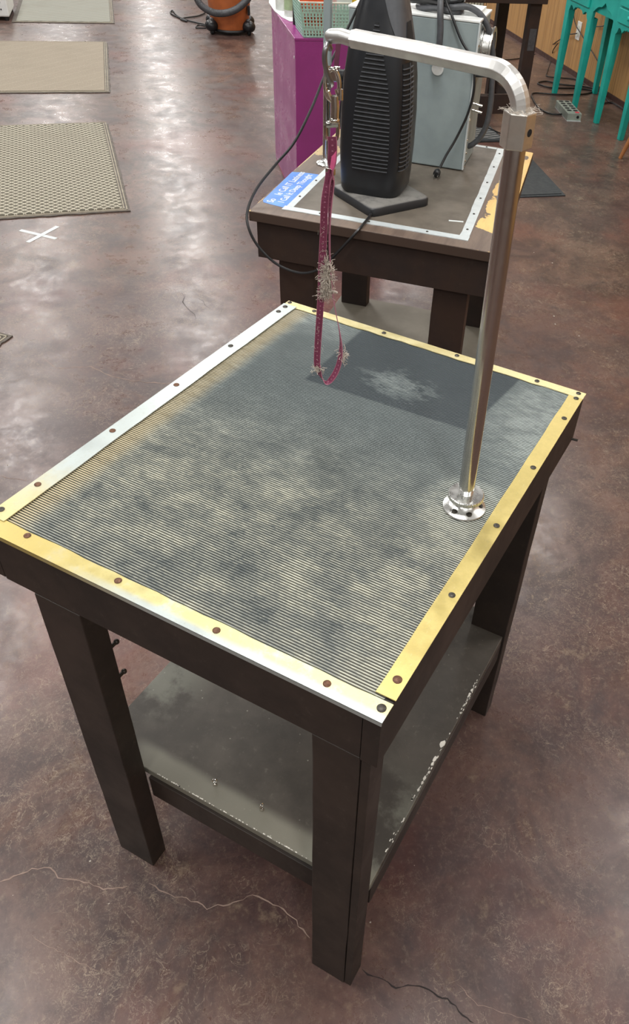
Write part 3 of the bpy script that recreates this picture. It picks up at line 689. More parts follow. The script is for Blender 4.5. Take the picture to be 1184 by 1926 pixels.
def fr_w(z):
    w = [(.07, 26), (.12, 27), (.2, 26), (.27, 22), (.33, 14), (.385, 3.5)]
    for (a0, b0), (a1, b1) in zip(w, w[1:]):
        if z <= a1: t = max(0, (z - a0) / (a1 - a0)); r = b0 + (b1 - b0) * t; return -r * .98, r * 1.18
    return -3, 3
v_, f_ = patch_(fr_w, .084, .382, .0008); fg = MB().add(v_, f_).build('front_grille', M['void'], th_, smooth=True)
mb = MB(); z = .086
while z < .382:
    a, b = fr_w(z); pts = [bs(a + (b - a) * i / 10, z, .0012) for i in range(11)]; mb.sweep(pts, [(-.0016, -.0012), (.0022, -.0009), (.0022, .0006), (-.0016, .0012)], up=(0, 0, 1)); z += .0088
o = mb.build('louvres', M['slat'], fg)
v_, f_ = patch_(lambda z: (48, 82), .085, .31, .0008); sg = MB().add(v_, f_).build('side_grille', M['void'], th_, smooth=True)
mb = MB(); z = .088
while z < .308:
    pts = [bs(48 + 34 * i / 12, z, .0014) for i in range(13)]; mb.sweep(pts, [(-.0018, -.0010), (.0024, -.0008), (.0024, .0006), (-.0018, .0010)], up=(0, 0, 1)); z += .0101
mb.tube([bs(65, z_, .003) for z_ in (.085, .15, .2, .25, .31)], .0014, 6); mb.build('louvres', M['slat'], sg)
# carrying recess near the top right, its shade painted as a dark sheet
v_, f_ = patch_(lambda z: (46 - max(0, (z - .33)) * 330, 104), .335, .452, .0035, 20, 16); MB().add(v_, f_).build('handle_panel', M['slat'], th_, smooth=True)
def cav(z): 
    t = (z - .338) / .05; return (52 + 10 * t, 92 - 4 * t) 
v_, f_ = patch_(cav, .338, .385, .0046, 12, 12); MB().add(v_, f_).build('handle_recess_shade', M['void'], th_, smooth=True)
MB().tube([bs(55 + 4 * i, .334, .004) for i in range(10)], .0045, 8).build('handle_lip', M['slat'], th_, smooth=True)
# cord: leaves the base at the front, drops over the table edge, loops out and climbs behind the heater
def plug3(pts_): return smoothpath(pts_, 8)
cpts = [t2_ly(700, 400, .085), on_z(692, 412, .826), t2_ly(682, 424, .012), t2_ly(668, 440, -.010), t2_ly(640, 470, -.014), t2_ly(618, 492, -.016), t2_ly(595, 509, -.018), t2_ly(562, 513, -.02), t2_ly(520, 496, -.022), t2_ly(485, 462, -.025),
        t2_ly(467, 425, -.02), t2_ly(467, 392, .01), t2_ly(485, 352, .06), t2_ly(520, 308, .12), t2_ly(555, 266, .2), t2_ly(588, 200, .3), t2_ly(612, 140, .38), t2_ly(640, 82, .44), t2_ly(662, 38, .462), t2_ly(680, 0, .47), t2_ly(692, -22, .475)]
inv = (Matrix.Translation(hb) @ Matrix.Rotation(TA, 4, 'Z')).inverted()
MB().tube([inv @ p for p in plug3(cpts)], .0032, 8).build('power_cord', M['cord'], th_, smooth=True)

# ------------------------------------------------------------------ steel cage dryer
db = T2(.25, .57, .8213); dr = empty('box_dryer', db, TA)
tag(dr, 'grey sheet steel box dryer with cables coiled on top, behind the black heater', 'dryer')
def dl(x, y, z): return (x - .25, y - .57, z - .8213)
def dbox(mb, x0, x1, y0, y1, z0, z1): a = dl(x0, y0, z0); b = dl(x1, y1, z1); return mb.box(a[0], b[0], a[1], b[1], a[2], b[2])
dbox(MB(), .082, .4125, .487, .655, .8233, 1.168).build('housing', M['galv'], dr, bevel=.003)
dbox(MB(), .080, .415, .485, .657, 1.168, 1.1735).build('lid', M['white'], dr, bevel=.0015)
dbox(MB(), .24, .40, .55, .65, 1.1735, 1.180).build('label_plate', M['white'], dr)
dbox(MB(), .4125, .4165, .484, .495, .826, 1.168).build('side_flange', M['alu'], dr)
inv = (Matrix.Translation(db) @ Matrix.Rotation(TA, 4, 'Z')).inverted()
mb = MB(); mb.lathe([(.052, 0), (.052, .006), (.044, .008), (.044, .024), (.047, .026), (.047, .030), (.036, .030), (.036, .010)], dl(.4125, .565, 1.105), (1, 0, 0), 40); mb.build('air_outlet', M['chrome'], dr, smooth=True)
for z in (.83, .845, .865, .90, .95, 1.04, 1.12): MB().ball(dl(.4155, .492 if z > .88 else .50, z), .0035, 8).build('screw', M['nickel'], dr, smooth=True)
for y, z in ((.515, .985), (.52, .968)): MB().tube([dl(.413, y, z), dl(.442, y, z - .004)], .0035, 10).build('toggle_bolt', M['nickel'], dr, smooth=True)
MB().tube([dl(.413, .53, 1.045), dl(.445, .53, 1.048)], .003, 8).ball(dl(.447, .53, 1.048), .006, 8).build('toggle_switch', M['cord'], dr, smooth=True)
MB().lathe([(.014, 0), (.0135, .03), (.011, .034)], dl(.320, .487, 1.092), (0, -1, -.1), 24).build('strain_relief', M['cable'], dr, smooth=True)
MB().lathe([(.015, 0), (.015, .004)], dl(.321, .487, 1.060), (0, -1, 0), 24).build('white_collar', M['white'], dr, smooth=True)
def cabl(pts_, r, name, mat): return MB().tube([inv @ p for p in smoothpath(pts_, 8)], r, 10).build(name, mat, dr, smooth=True)
cabl([T2(.33, .55, 1.19), t2_ly(832, -6, .49), t2_ly(829, 20, .466), t2_ly(829, 55, .462), t2_ly(827, 85, .462), t2_ly(825, 100, .470)], .0078, 'cable', M['cable'])
cabl([T2(.31, .54, 1.185), t2_ly(850, 14, .52), t2_ly(880, 13, .53), t2_ly(903, 26, .535), t2_ly(918, 50, .54), t2_ly(925, 78, .545), t2_ly(928, 115, .55), t2_ly(926, 160, .55), t2_ly(923, 200, .55), t2_ly(916, 234, .55), t2_ly(904, 258, .55), t2_ly(890, 271, .55), T2(.412, .55, .868)], .0075, 'cable', M['cable'])
for k, (cx, cy, rx, ry, z) in enumerate(((.30, .545, .055, .03, 1.181), (.29, .553, .066, .034, 1.193), (.305, .55, .05, .028, 1.205), (.297, .55, .06, .032, 1.214))):
    MB().tube([dl(cx + rx * math.cos(a), cy + ry * math.sin(a), z + .003 * math.sin(3 * a + k)) for a in [2 * PI * i / 40 for i in range(40)]], .0066, 8, closed=True).build('cable_coil', M['cord'] if k % 2 else M['cable'], dr, smooth=True)
cabl([T2(.33, .545, 1.20), t2_ly(838, -4, .50), t2_ly(850, 28, .478), t2_ly(868, 75, .472), t2_ly(888, 112, .468), t2_ly(893, 160, .465), t2_ly(882, 210, .462), t2_ly(860, 258, .455), t2_ly(840, 292, .44), t2_ly(828, 316, .425)], .0032, 'plug_cord', M['cord'])
pp = inv @ t2_ly(824, 322, .42); pd = inv @ on_z(817, 338, .829); ax = (pd - pp).normalized()
pl = MB().lathe([(.004, -.008), (.006, 0), (.0095, .006), (.0095, .017), (.006, .02)], pp, ax, 14).build('plug', M['cord'], dr, smooth=True)
sd = ax.cross(Vector((0, 0, 1))).normalized()
for s_ in (-.005, .005): MB().tube([pp + ax * .018 + sd * s_, pp + ax * .032 + sd * s_], .0014, 6).build('prong', M['nickel'], pl)

# ------------------------------------------------------------------ helpers for room aligned things
def rthing(name, al, fw, label, cat, group=None, rz=0.0):
    e = empty(name, R2(al, fw), RA + rz); tag(e, label, cat, group); return e
# magenta cabinet: local x along the wall, y towards the wall
pc = rthing('storage_cabinet', 2.05, 2.70, 'glossy magenta storage cabinet standing behind the far grooming table', 'cabinet')
MB().box(0, .73, 0, .50, .012, .745).build('carcass', M['purple'], pc, bevel=.002)
MB().box(-.003, .733, -.003, .503, .745, .755).build('cabinet_top', M['purple'], pc, bevel=.001)
MB().box(.004, .726, .004, .496, 0, .012).build('plinth', M['pink'], pc)
MB().lathe([(.006, 0), (.006, .002)], (.708, -.001, .675), (0, -1, 0), 12).build('cap', M['white'], pc)
# things on it
def on_cab(x, y): return R2(2.05 + x, 2.70 - y, .7552)
bk = empty('storage_basket', on_cab(.622, .205), RA); tag(bk, 'mint green woven plastic basket with cream rim on the magenta cabinet', 'basket')
def wallgrid(mb, P00, P10, P01, P11, nx, nz_, th, nrm):
    nrm = Vector(nrm) * th
    P = lambda s_, t: (Vector(P00) * (1 - s_) * (1 - t) + Vector(P10) * s_ * (1 - t) + Vector(P01) * (1 - s_) * t + Vector(P11) * s_ * t)
    for j in range(nz_ + 1):
        mb.sweep([P(i / 6, j / nz_) for i in range(7)], [(-.0025, -.0015), (.0025, -.0015), (.0025, .0015), (-.0025, .0015)], up=(0, 0, 1))
    for i in range(nx + 1):
        a, b = (P(i / nx, 0), P(min(1, max(0, (i + 1) / nx)), 1)) if i < nx else (P(1, 0), P(1, 1)); mb.sweep([a, (a + b) / 2, b], [(-.0028, -.001), (.0028, -.001), (.0028, .001), (-.0028, .001)], up=nrm)
        a, b = (P(i / nx, 0), P(max(0, (i - 1) / nx), 1)); mb.sweep([a, (a + b) / 2, b], [(-.0028, -.001), (.0028, -.001), (.0028, .001), (-.0028, .001)], up=nrm)
mb = MB(); bx, by, bt, hh = .098, .165, 1.10, .135
B_ = [(-bx, -by), (bx, -by), (bx, by), (-bx, by)]
for i in range(4):
    a, b = B_[i], B_[(i + 1) % 4]; wallgrid(mb, (*a, .004), (*b, .004), (a[0] * bt, a[1] * bt, hh), (b[0] * bt, b[1] * bt, hh), 18 if i % 2 == 0 else 24, 10, 1, (a[0] + b[0], a[1] + b[1], 0))
    q = [Vector((a[0] * .985, a[1] * .985, .003)), Vector((b[0] * .985, b[1] * .985, .003)), Vector((b[0] * bt * .985, b[1] * bt * .985, hh)), Vector((a[0] * bt * .985, a[1] * bt * .985, hh))]
mb.box(-bx, bx, -by, by, .0, .004)
mb.build('basket_body', M['mint'], bk)
rim = [(x_ * bt, y_ * bt, hh) for x_, y_ in B_]
MB().tube([Vector(p) for p in rim], .004, 8, closed=True).build('rim', M['cream'], bk, smooth=True)
def item(name, x, y, z, mb, mat, label, cat, rz=0.0, group=None):
    o = mb.build(name, mat, bevel=.002); o.location = R2(2.05 + x, 2.70 - y, z); o.rotation_euler = (0, 0, RA + rz); tag(o, label, cat, group); return o
item('orange_pouch', .622, .10, .762, MB().box(-.07, .07, -.05, .05, 0, .19), M['orangebag'], 'bright orange pouch in the left of the mint basket', 'pouch')
item('yellow_carton', .622, .305, .762, MB().box(-.06, .06, -.025, .025, 0, .17), M['yellow'], 'yellow carton standing in the mint basket', 'carton')
item('white_carton', .622, .23, .762, MB().box(-.06, .06, -.035, .035, 0, .16), M['white'], 'white carton beside the yellow one in the mint basket', 'carton')
def roomz(u_, v_, z): return on_z(u_, v_, z)
def bottle(name, u_, v_, r, h, mat, capm, label, labm=None):
    p = roomz(u_, v_, .7592); e = empty(name, p, RA); tag(e, label, 'bottle', 'bottles on the magenta cabinet')
    MB().lathe([(r * .95, 0), (r, .004), (r, h * .78), (r * .8, h * .86), (r * .4, h * .9)], n=28).build('bottle_body', mat, e, smooth=True)
    MB().lathe([(r * .42, h * .9), (r * .42, h)], n=20).build('cap', capm, e, smooth=True)
    if labm: MB().lathe([(r * 1.01, h * .15), (r * 1.01, h * .7)], n=28).build('label_band', labm, e, smooth=True)
tpo = R2(2.15, 2.57, .7552); tpi = (Matrix.Translation(tpo) @ Matrix.Rotation(RA, 4, 'Z')).inverted(); tq = [tpi @ on_z(u_, v_, .7572) for u_, v_ in ((506, 5), (516, 20), (530, 32), (545, 40), (556, 41), (566, 20), (572, -14), (530, -20), (508, -8))][::-1]
pd_ = MB().prism([(q_.x, q_.y) for q_ in tq], 0, .004)
tr2 = pd_.build('paper_tray', M['white'], bevel=.001); tr2.location = tpo; tr2.rotation_euler = (0, 0, RA); tag(tr2, 'thin white tray lying on the far end of the magenta cabinet', 'tray')
bottle('spray_bottle', 531, 18, .032, .17, M['bottle'], M['white'], 'plain white bottle on the tray on the magenta cabinet')
bottle('spray_bottle', 547, 30, .030, .18, M['bottle'], M['white'], 'bottle with pale green label on the tray, right of the plain white one', M['green'])
p = roomz(560, 46, .7552); e = empty('clipper_case', p, RA); tag(e, 'slim upright black canister left of the mint basket', 'canister')
MB().lathe([(.021, 0), (.022, .003), (.022, .21), (.019, .215)], n=24).build('canister_body', M['cord'], e, smooth=True)

# ------------------------------------------------------------------ doormats, tape, floor marks
def doormat(name, fw0, al1, wa, wf, mat, label, rz=0.0, loops=True, seed=1):
    # near right corner given by al1 (near end) and fw0 (side nearer the wall)
    e = empty(name, R2(al1, fw0), RA + rz); tag(e, label, 'doormat', 'doormats on the floor'); rnd = random.Random(seed)
    poly = [(-wa, 0), (-wa, -wf)] ; n = 30
    low = [(-wa + wa * i / n, -wf) for i in range(n + 1)]; hi = [(0 + rnd.uniform(-.004, .004), -wf + wf * i / n) for i in range(1, n)]; top = [(-wa * i / n, 0 + rnd.uniform(-.002, .002)) for i in range(n)]
    MB().prism(low + hi + top, .0005, .005).build('rubber_backing', M['matedge'], e)
    b = .035; MB().box(-wa + b, -b, -wf + b, -b, .0045, .009).build('pile', mat, e)
    if loops:
        mb = MB()
        for d_ in (.012, .025): 
            mb.box(-wa + d_, -d_, -d_ - .005, -d_, .005, .0068); mb.box(-d_ - .005, -d_, -wf + d_, -d_, .005, .0068); mb.box(-wa + d_, -wa + d_ + .005, -wf + d_, -d_, .005, .0068)
        mb.build('border_stripe', M['matstripe'], e)
    return e
def rc(u_, v_):
    d_ = on_z(u_, v_) - W0; return d_.dot(U), -d_.dot(NN)
def mrot(c_, b_):
    d_ = on_z(*b_) - on_z(*c_); return math.atan2(-d_.y, -d_.x) - RA
a1 = rc(246, 398); doormat('doormat', a1[1], a1[0], 1.43, .95, M['mat1'], 'beige diamond patterned doormat nearest the taped cross', mrot((246, 398), (203, 230)), seed=1)
a2 = rc(208, 175); doormat('doormat', a2[1], a2[0], 1.46, 1.0, M['mat2'], 'plain worn beige doormat, middle of the three on the left', mrot((208, 175), (203, 79)), seed=2)
a3 = rc(216, 45); doormat('doormat', a3[1], a3[0], 1.5, .83, M['mat3'], 'grey ribbed doormat farthest from the grooming tables', mrot((216, 45), (212, 0)), seed=3)
K_ = on_z(25, 633); k1 = (on_z(0, 627) - K_).normalized(); k2_ = Vector((-k1.y, k1.x, 0)); k2_ = k2_ if k2_.dot(on_z(0, 660) - K_) > 0 else -k2_
e = doormat('doormat', 0, 0, .7, .45, M['mat2'], 'dark edged doormat, only its corner showing at the left edge beside the near table', 0, seed=4)
ang = math.atan2(-k1.y, -k1.x); s2 = Vector((math.cos(ang - PI / 2), math.sin(ang - PI / 2), 0)).dot(k2_)
if s2 < 0: ang = math.atan2(-k2_.y, -k2_.x)
e.location = K_; e.rotation_euler = (0, 0, ang)
xt = empty('floor_tape', on_z(74, 441), 0); tag(xt, 'white tape cross stuck on the floor near the diamond doormat', 'tape')
def tstrip(u0, v0, u1, v1, w, z, parent, org):
    a = on_z(u0, v0) - org; b = on_z(u1, v1) - org; d_ = (b - a).normalized(); s_ = Vector((-d_.y, d_.x, 0)) * w / 2; P = [a - s_, b - s_, b + s_, a + s_]
    return MB().add([p + Vector((0, 0, z)) for p in P] + [p + Vector((0, 0, z + .0004)) for p in P], [(3, 2, 1, 0), (4, 5, 6, 7)] + [(i, (i + 1) % 4, 4 + (i + 1) % 4, 4 + i) for i in range(4)]).build('tape_strip', M['tape'], parent)
tstrip(38, 433, 106, 449, .021, .0003, xt, Vector(xt.location)); tstrip(52, 456, 109, 426, .021, .0008, xt, Vector(xt.location))
def crack(px, mat, w, seed, name='crack'):
    rnd = random.Random(seed); P = []
    for (a, b), (c, d_) in zip(px, px[1:]):
        m_ = max(2, int(math.hypot(c - a, d_ - b) / 9))
        for i in range(m_): P.append(on_z(a + (c - a) * i / m_, b + (d_ - b) * i / m_))
    P.append(on_z(*px[-1])); vs = []; k2 = len(P); step = (P[1] - P[0]).length
    for i, p in enumerate(P):
        t = (P[min(i + 1, k2 - 1)] - P[max(0, i - 1)]).normalized(); s_ = Vector((-t.y, t.x, 0)); off = rnd.uniform(-1, 1) * step * .22; ww = w * rnd.uniform(.3, 1.2) * (0.3 if i in (0, k2 - 1) else 1)
        for q in (-.5, .5): vs.append(p + s_ * (off + ww * q) + Vector((0, 0, .0004)))
    return MB().add(vs, [(2 * i, 2 * i + 1, 2 * i + 3, 2 * i + 2) for i in range(k2 - 1)]).build(name, mat, FLO)
FLO = bpy.data.objects['floor']
def floorlocal(): 
    return (Matrix.Translation(W0) @ Matrix.Rotation(RA, 4, 'Z')).inverted()
FL_inv = floorlocal(); _oz = on_z
cr = [([(0, 1660), (60, 1635), (95, 1632), (110, 1650), (150, 1655), (195, 1672), (240, 1668)], 'crack_l', .0030), ([(282, 1660), (310, 1680), (350, 1690), (390, 1708), (430, 1700), (475, 1685), (515, 1700), (550, 1725), (583, 1765)], 'crack_l', .0026),
      ([(680, 1825), (705, 1835), (745, 1860), (780, 1853), (815, 1868), (850, 1885), (880, 1915), (890, 1926)], 'crack_d', .0028), ([(80, 676), (105, 692), (170, 690), (195, 703), (240, 715), (320, 722)], 'crack_l', .004),
      ([(60, 1760), (110, 1790), (160, 1815), (190, 1830)], 'crack_l', .001), ([(860, 1850), (900, 1890), (1000, 1920)], 'crack_l', .001), ([(0, 895), (50, 905)], 'crack_l', .002), ([(340, 550), (355, 585), (372, 600)], 'crack_d', .003), ([(375, 560), (395, 580)], 'crack_d', .003)]
for i, (px, mk, w) in enumerate(cr):
    o = crack(px, M[mk], w, 20 + i)
    for v in o.data.vertices: v.co = FL_inv @ v.co
rnd = random.Random(9); mb = MB()
for u_, v_ in ((697, 1735), (712, 1240), (1040, 495), (1005, 475), (960, 530), (1045, 610), (1043, 595), (1030, 320), (170, 1620), (205, 1700), (188, 1870), (620, 1640), (180, 870), (130, 860), (14, 875), (1090, 632), (1085, 840), (1110, 1190), (30, 430), (485, 620)):
    p = FL_inv @ on_z(u_, v_); r = rnd.uniform(.0015, .0035) * (1 if v_ > 700 else 1.8); n_ = 6
    mb.prism([(p.x + r * rnd.uniform(.4, 1) * math.cos(2 * PI * i / n_), p.y + r * rnd.uniform(.4, 1) * math.sin(2 * PI * i / n_)) for i in range(n_)], .0002, .0012)
o = mb.build('lint_specks', M['fur'], FLO); o['kind'] = 'stuff'

# black mat on the right and ribbed mat under the dark table
bm = [on_z(1064, 369), on_z(1003, 303)]
e = empty('rubber_floor_mat', bm[0], 0); tag(e, 'thin black rubber mat lying flat, its corner showing right of the chrome post', 'floor mat')
dA = (bm[1] - bm[0]).normalized(); eA = on_z(985, 372) - bm[0]; eA.z = 0; eA.normalize()
P = [Vector((0, 0, 0)), dA * .62, dA * .62 + eA * .6, eA * .6]
sgn = 1 if (P[1].cross(P[3])).z > 0 else -1; pl_ = [(p.x, p.y) for p in (P if sgn > 0 else P[::-1])]
MB().prism(pl_, .0005, .006).build('mat_sheet', M['matblack'], e); 
cc = sum((Vector((x, y, 0)) for x, y in pl_), Vector()) / 4
MB().prism([tuple((Vector((x, y, 0)) * .94 + cc * .06)[:2]) for x, y in pl_], .006, .0095).build('mat_surface', M['matblack'], e)
e = rthing('anti_fatigue_mat', 1.52, 1.27, 'grey ribbed anti fatigue mat on the floor under the dark table', 'floor mat', rz=0.0)
MB().box(-.28, .30, -.45, .06, .0005, .016).build('mat_slab', M['matblack'], e, bevel=.004)
mb = MB()
for i in range(22):
    x = -.26 + i * .025; mb.box(x, x + .013, -.43, .045, .016, .019)
mb.build('mat_ribs', M['matgrey'], e)

# ------------------------------------------------------------------ dark work table at the back
t3 = rthing('work_table', 1.55, .97, 'dark brown wooden work table standing near the panelled wall behind the dryer', 'table')
# local: x along wall (negative = away), y towards wall
MB().box(-.62, .0, -.80, .02, .705, .735).build('tabletop', M['brown3'], t3, bevel=.002)
for x0 in (-.082, -.60):
    MB().box(x0, x0 + .05, -.075, .0, 0, .705).build('leg', M['brown3'], t3, bevel=.001)
    MB().box(x0, x0 + .05, -.78, -.71, .0195 if x0 > -.3 else 0, .705).build('leg', M['brown3'], t3, bevel=.001)
MB().box(-.03, .0 - .008, -.705, -.077, .09, .205).build('stretcher', M['brown3'], t3, bevel=.001)
MB().box(-.60 + .052, -.084, -.03, -.012, .09, .15).build('stretcher', M['brown3'], t3, bevel=.001)
MB().box(.0, .03, -.345, -.295, .0195, .205).build('foot', M['brown3'], t3, bevel=.001)
p = t3.matrix_world
MB().box(-.0305, -.0295 + .0, -.05, -.012, .50, .60, Matrix.Translation((.0, 0, 0))).build('tape_label', M['tape'], t3) if False else None
o = MB().box(-.0315, -.031, -.055, -.010, .45, .57).build('tape_label', M['cable'], t3); o['label'] = 'worn clear tape around the leg'
e = rthing('wire_crate', .15, .80, 'black wire crate with pale ribbed panel behind the dark work table', 'crate')
mb = MB()
for i in range(12): mb.tube([(-.02 - i * .06, -.0, .0), (-.02 - i * .06, 0, .7)], .0018, 6); 
for i in range(9): mb.tube([(0, -.03 - i * .075, .0), (0, -.03 - i * .075, .7)], .0022, 6)
for z in (.01, .18, .36, .54, .7): mb.tube([(0, 0, z), (0, -.66, z)], .0025, 6); mb.tube([(0, 0, z), (-.7, 0, z)], .0025, 6); mb.tube([(-.7, 0, z), (-.7, -.66, z)], .0025, 6); mb.tube([(0, -.66, z), (-.7, -.66, z)], .0025, 6)
mb.tube([(.002, -.02, .62), (.002, -.3, .52)], .002, 6)
mb.build('wire_frame', M['cord'], e)
mb = MB()
for i in range(26): mb.box(-.05, -.035, -.02 - i * .024 - .018, -.02 - i * .024, .02, .69)
mb.box(-.055, -.05, -.65, -.02, .02, .69); mb.build('ribbed_panel', M['beige'], e)

# ------------------------------------------------------------------ teal desk
td = rthing('vanity_desk', .70, .415, 'bright teal painted desk with scalloped apron and tapered legs against the panelled wall', 'desk')
DW, DD = 1.135, .375     # legs at 0, .362, .724, 1.086 (+.045)
def taper(x0, x1, y0, y1, z1, parent, x0b, x1b, y0b, y1b):
    vs = [(x0b, y0b, 0), (x1b, y0b, 0), (x1b, y1b, 0), (x0b, y1b, 0), (x0, y0, z1), (x1, y0, z1), (x1, y1, z1), (x0, y1, z1)]
    return MB().add(vs, [(0, 3, 2, 1), (4, 5, 6, 7), (0, 1, 5, 4), (1, 2, 6, 5), (2, 3, 7, 6), (3, 0, 4, 7)]).build('leg', M['teal'], parent, bevel=.002)
for i in range(4):
    x = .004 + .362 * i; taper(x - .012, x + .05, 0.0, .05, .56, td, x + .004, x + .038, .004, .036)
for x in (.004, 1.09): taper(x - .012, x + .05, DD - .05, DD, .56, td, x + .004, x + .038, DD - .036, DD - .004)
def apron_poly(x0, x1, z1, pts_): return [(x0, z1)] + [(x0, pts_[0][1])] + pts_ + [(x1, pts_[-1][1]), (x1, z1)]
TRX = Matrix(((1, 0, 0, 0), (0, 0, 1, 0), (0, 1, 0, 0), (0, 0, 0, 1)))
def scallop(x0, x1, z):
    w = x1 - x0; out = []
    for i in range(25):
        t = i / 24; s_ = abs(t - .5) * 2
        h = .022 * abs(math.sin(s_ * PI * 2.0)) + (.02 if s_ < .1 else 0) + (.0 if s_ < .85 else -.018)
        out.append((x0 + w * t, z + h))
    return out
def archp(x0, x1, z):
    w = x1 - x0; out = []
    for i in range(25):
        t = i / 24; s_ = abs(t - .5) * 2; h = .075 * (1 - s_) ** 1.6 + .02 * math.sin(PI * min(1, (1 - s_) * 1.4)); out.append((x0 + w * t, z + h))
    return out
full = [(-.008, .80)]
full += [(-.008, .545)] + scallop(.045, .355, .560) + [(.357, .545), (.415, .545)] + archp(.42, .718, .600) + [(.72, .545), (.777, .545)] + scallop(.782, 1.078, .560) + [(1.08, .545), (1.14, .545), (1.14, .80)]
ap_ = MB().prism(full[::-1] if False else full, 0.0, .02, TRX); ap_.build('apron', M['teal'], td)
MB().box(-.02, 1.15, -.02, DD + .01, .80, .825).build('desktop', M['teal'], td, bevel=.003)
MB().box(-.008, .01, .02, DD, .56, .80).build('side_panel', M['teal'], td); MB().box(1.122, 1.14, .02, DD, .56, .80).build('side_panel', M['teal'], td)
for x0, x1 in ((.045, .36), (.785, 1.10)):
    d_ = MB().box(x0, x1, -.014, -.0005, .612, .69).build('drawer', M['teal'], td, bevel=.003); MB().lathe([(.01, 0), (.013, .012), (.008, .018)], ((x0 + x1) / 2, -.014, .655), (0, -1, 0), 14).build('knob', M['teal'], d_, smooth=True)
    d_ = MB().box(x0, x1, -.014, -.0005, .70, .785).build('drawer', M['teal'], td, bevel=.003); MB().lathe([(.01, 0), (.013, .012), (.008, .018)], ((x0 + x1) / 2, -.014, .745), (0, -1, 0), 14).build('knob', M['teal'], d_, smooth=True)
MB().box(.40, .74, .02, .03, .60, .80).build('kneehole_panel', M['teal'], td)

# outlet on the wall
e = rthing('wall_outlet', .150, 0.0, 'white duplex wall outlet on the wood panelling behind the teal desk', 'outlet')
MB().box(-.036, .036, -.006, -.0005, .245, .370).build('cover_plate', M['outlet'], e, bevel=.002)
for z in (.285, .33):
    MB().box(-.016, .016, -.0075, -.006, z - .014, z + .014).build('socket', M['cream'], e, bevel=.001)
def rl(u_, v_, fw): return on_plane(u_, v_, R2(0, fw), NN)
def cordthing(name, pts_, r, label, mat=None, cat='cord', group='cords on the floor by the teal desk'):
    P = smoothpath(pts_, 8); o0 = P[0].copy(); o = MB().tube([p - o0 for p in P], r, 8).build(name, mat or M['cord'], smooth=True); o.location = o0; tag(o, label, cat, group); return o
z_ = .005
cordthing('appliance_cord', [rl(1086, 63, .03), rl(1078, 64, .035), rl(1068, 66, .03), rl(1050, 77, .02), on_z(1020, 98, z_), on_z(1000, 104, z_), on_z(970, 111, z_), on_z(935, 113, z_), on_z(915, 112, z_)], .004, 'thin dark cord plugged into the wall outlet, running left across the floor')
cordthing('appliance_cord', [rl(1079, 20, .02), rl(1083, 45, .02), rl(1095, 66, .02), rl(1110, 90, .02), rl(1128, 120, .02)], .0035, 'thin dark cord slanting down the wall over the outlet cover')
cordthing('appliance_cord', [rl(1122, 50, .02), rl(1135, 49, .02), rl(1143, 43, .02), rl(1152, 40, .02)], .0035, 'short dark cord on the wall seen through the desk kneehole')
cordthing('appliance_cord', [rl(1050, 82, .02), rl(1041, 95, .015), on_z(1038, 112, z_), on_z(1030, 135, z_), on_z(1030, 143, z_), on_z(1050, 146, z_), on_z(1082, 149, z_), on_z(1100, 158, z_)], .004, 'thin brown cord curling down the wall left of the desk')
cordthing('extension_cord', [on_z(u_, v_, .006) for u_, v_ in ((1118, 170), (1085, 166), (1040, 165), (1016, 159), (1014, 155), (1030, 153), (1060, 159), (1100, 163), (1120, 168), (1105, 176), (1070, 178), (1040, 177), (1008, 175), (1001, 180), (1012, 200), (1030, 212), (1050, 215), (1068, 213))], .0052, 'black extension cord looping under the teal desk to the power strip')
cordthing('extension_cord', [on_z(u_, v_, .006) for u_, v_ in ((1128, 168), (1145, 190), (1152, 192), (1130, 195), (1128, 196), (1150, 193), (1165, 200), (1184, 212))], .0045, 'black cord running right along the wall behind the desk legs')
cordthing('extension_cord', [on_z(u_, v_, .022) for u_, v_ in ((880, 235), (905, 236), (925, 243), (940, 250), (952, 253))], .004, 'thin black cord lying across the grey ribbed mat', group=None)
ps = empty('power_strip', (on_z(1071, 201, .0)), RA); tag(ps, 'grey metal power strip with ten sockets and red switch before the teal desk', 'power strip')
psa = [on_z(1048, 189, .05), on_z(1072, 187, .05), on_z(1095, 212, .05), on_z(1070, 214, .05)]
pc_ = sum(psa, Vector()) / 4; ps.location = (pc_.x, pc_.y, 0); ln_ = ((psa[3] - psa[0]).length + (psa[2] - psa[1]).length) / 4; 
dv = ((psa[3] - psa[0]) + (psa[2] - psa[1])); ps.rotation_euler = (0, 0, math.atan2(dv.y, dv.x)); lw = .05
MB().box(-ln_, ln_, -lw, lw, .0, .048).build('housing', M['strip'], ps, bevel=.003)
MB().box(-ln_ - .004, ln_ + .012, -lw, lw, .0, .003).build('mount_plate', M['alu'], ps)
for i in range(5):
    for s_ in (-.022, .022): MB().lathe([(.017, 0), (.017, .0012)], (-ln_ + .03 + i * (2 * ln_ - .08) / 4.4, s_, .048), None, 16).build('socket', M['void'], ps)
MB().box(ln_ - .034, ln_ - .012, .008, .034, .048, .052).build('switch', M['red'], ps, bevel=.001)
MB().lathe([(.009, 0), (.009, .004)], (ln_, .024, .026), (1, 0, 0), 12).build('breaker_button', M['void'], ps)

